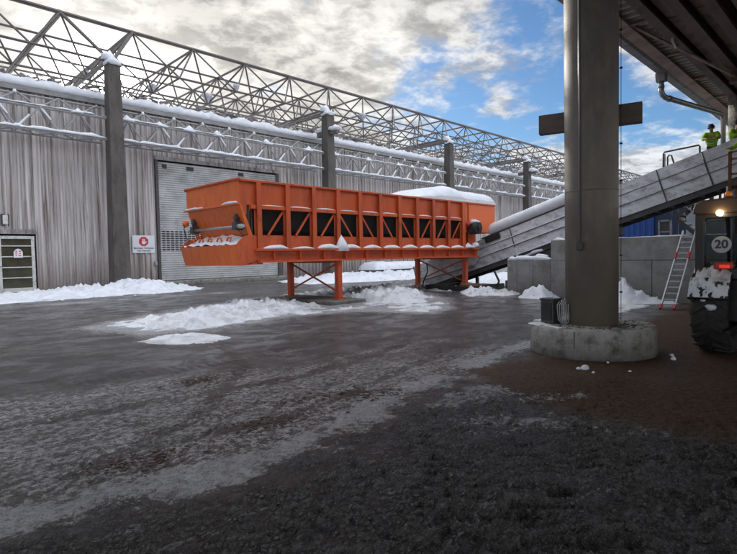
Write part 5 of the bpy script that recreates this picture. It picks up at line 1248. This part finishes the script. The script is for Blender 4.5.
# ---------------------------------------------------------------- workers
def person(name, loc, rz, label, joints, hat, bottom='navy'):
    """joints: dict name -> point in local space (x forward, y left, z up)"""
    root = empty(name, loc, rz); tag(root, label, 'person', 'workers in hi-vis jackets')
    J = joints
    def skin(nm, chains, m, parent, sub=1):
        vs, es, rs = [], [], []; idx = {}
        for ch in chains:
            prev_ = None
            for key, r_ in ch:
                p_ = J[key] if isinstance(key, str) else key; kk = tuple(round(c_, 4) for c_ in p_)
                if kk not in idx: idx[kk] = len(vs); vs.append(p_); rs.append(r_)
                if prev_ is not None and prev_ != idx[kk]: es.append((prev_, idx[kk]))
                prev_ = idx[kk]
        me_ = bpy.data.meshes.new(nm); me_.from_pydata(vs, es, []); ob = bpy.data.objects.new(nm, me_); C.objects.link(ob); ob.parent = parent; me_.materials.append(m)
        sm = ob.modifiers.new('skin', 'SKIN'); sm.use_smooth_shade = True
        for i, r_ in enumerate(rs):
            sv = me_.skin_vertices[0].data[i]; sv.radius = r_ if isinstance(r_, tuple) else (r_, r_); sv.use_root = i == 0
        sb = ob.modifiers.new('sub', 'SUBSURF'); sb.levels = sub+1; sb.render_levels = sub+1
        return ob
    hd = Vector(J['head']); nk = Vector(J['neck'])
    body = skin('body', [[('hip',(.15,.12)),('waist',(.14,.11)),('chest',(.17,.12)),('neck',.06),('chin',(.07,.075)),('head',(.088,.098)),('crown',(.062,.072))],
        [('chest',(.17,.12)),('shL',.07),('elL',.045),('wrL',.03),('haL',(.042,.022))], [('chest',(.17,.12)),('shR',.07),('elR',.045),('wrR',.03),('haR',(.042,.022))],
        [('hip',(.15,.12)),('thL',.09),('knL',.06),('anL',.045),('toL',(.05,.035))], [('hip',(.15,.12)),('thR',.09),('knR',.06),('anR',.045),('toR',(.05,.035))]], M['skin'], root)
    skin('jacket', [[('hip',(.20,.16)),('waist',(.19,.15)),('chest',(.215,.16)),('collar',.095)], [('chest',(.215,.16)),('shL',.105),('elL',.075),('cuL',.058)], [('chest',(.215,.16)),('shR',.105),('elR',.075),('cuR',.058)]], M['hivis'], root)
    skin('trousers', [[('waist',(.165,.13)),('hip',(.18,.14)),('thL',.105),('knL',.08),('anL',.07)], [('hip',(.18,.14)),('thR',.105),('knR',.08),('anR',.07)]], M[bottom], root)
    for s in ('L','R'):
        a = Vector(J['an'+s]); bm = B(); clump(bm, (a.x+.07, a.y, a.z-.03), .15, .055, .065, 2, .7); link('boot', bm, M['black'], root, True)
        # five fingers and a thumb rooted in the hand
        h = Vector(J['ha'+s]); d_ = (h-Vector(J['wr'+s])).normalized(); sd = d_.cross(Vector((0,0,1))); sd = sd.normalized() if sd.length > .1 else Vector((0,1,0))
        bm = B()
        for q, (o_, L_) in enumerate(((-.03,.06),(-.01,.075),(.01,.07),(.028,.055))):
            b0_ = h + sd*o_ + d_*.02; tube(bm, [b0_, b0_+d_*L_*.55-Vector((0,0,.008)), b0_+d_*L_-Vector((0,0,.03))], [.010,.009,.007], 7)
        tube(bm, [h-sd*.03-d_*.02, h-sd*.06+d_*.01, h-sd*.06+d_*.035], [.012,.010,.008], 7); link('fingers', bm, M['skin'], body, True)
    # face
    fwd = Vector(J.get('face', (1,0,-.1))).normalized(); side = Vector((0,0,1)).cross(fwd).normalized()
    bm = B(); clump(bm, hd+fwd*.105-Vector((0,0,.02)), .018,.014,.025, 1, 1, 8, 6)
    for s in (-1,1): clump(bm, hd+side*s*.098-Vector((0,0,.01)), .014,.012,.03, 2, 1, 6, 4)
    link('nose_and_ears', bm, M['skin'], body, True)
    bm = B()
    for s in (-1,1): clump(bm, hd+fwd*.088+side*s*.034+Vector((0,0,.012)), .010,.010,.008, 1, 1, 8, 5)
    bar(bm, hd+fwd*.092-side*.025-Vector((0,0,.055)), hd+fwd*.092+side*.025-Vector((0,0,.055)), .01, .006); link('eyes_and_mouth', bm, M['black'], body)
    bm = B(); clump(bm, hd+Vector((0,0,.035))-fwd*.012, .125,.115,.125, 3.3, .25, 14, 8); hm = link('hat', bm, M[hat], root, True)
    # reflective bands
    c_ = Vector(J['chest']); w_ = Vector(J['waist']); ax = (c_-w_).normalized()
    for t in (.25,):
        bm = B(); p_ = w_.lerp(c_, t); prevr = None; n_ = 20; rr = []
        e1 = Vector((0,1,0)); e2 = ax.cross(e1).normalized()
        for dz in (-.025,.025): rr.append([bm.verts.new(p_+ax*dz+e1*math.cos(2*math.pi*k_/n_)*.215+e2*math.sin(2*math.pi*k_/n_)*.185) for k_ in range(n_)])
        for k_ in range(n_): bm.faces.new([rr[0][k_], rr[0][(k_+1)%n_], rr[1][(k_+1)%n_], rr[1][k_]])
        link('reflective_band', bm, M['silver'], root, True)
    return root
def pose(lean=.0, armsf=.45, spread=.12):
    hipz = .93; v = Vector((math.sin(lean), 0, math.cos(lean)))
    hip = Vector((0,0,hipz)); waist = hip+v*.16; chest = hip+v*.42; neck = hip+v*.60
    hv = Vector((math.sin(lean*1.25), 0, math.cos(lean*1.25))); chin = neck+hv*.09+Vector((.02,0,0)); head = neck+hv*.18; crown = head+hv*.09
    J = dict(hip=hip, waist=waist, chest=chest, neck=neck, collar=chest+v*.15, chin=chin, head=head, crown=crown, face=Vector((1,0,-lean*1.2)))
    for s, k_ in ((1,'L'),(-1,'R')):
        sh = chest+v*.11+Vector((0,s*.20,0)); el = sh+Vector((armsf*.30, s*spread, -.22)); wr = el+Vector((.22,-s*.10,-.02)); ha = wr+(wr-el).normalized()*.08
        J['sh'+k_] = sh; J['el'+k_] = el; J['wr'+k_] = wr; J['ha'+k_] = ha; J['cu'+k_] = el.lerp(wr,.88)
        J['th'+k_] = Vector((0,s*.10,.82)); J['kn'+k_] = Vector((.03,s*.11,.48)); J['an'+k_] = Vector((0,s*.12,.09)); J['to'+k_] = Vector((.13,s*.13,.04))
    return {a: tuple(b_) for a, b_ in J.items()}
person('person', (24.5,5.06,4.84), rad(188), 'worker in yellow-green hi-vis jacket bending over the conveyor, nearest the handrail', pose(.55,.9,.07), 'helmet')
person('person', (24.45,4.28,4.78), rad(215), 'worker in bright hi-vis jacket and dark cap standing beside the far pillar', pose(.22,.8,.06), 'helmet')
person('person', (21.45,3.36,3.90), rad(140), 'worker in hi-vis jacket at the very right edge, in front of the conveyor', pose(.15,.6,.22), 'helmet')

# ---------------------------------------------------------------- render settings
S.view_settings.view_transform = 'Standard'; S.view_settings.look = 'None'; S.view_settings.gamma = 1; S.view_settings.use_curve_mapping = False
S.view_settings.exposure = 0.52
S.render.engine = 'CYCLES'
S.cycles.max_bounces = 5; S.cycles.diffuse_bounces = 3; S.cycles.glossy_bounces = 2
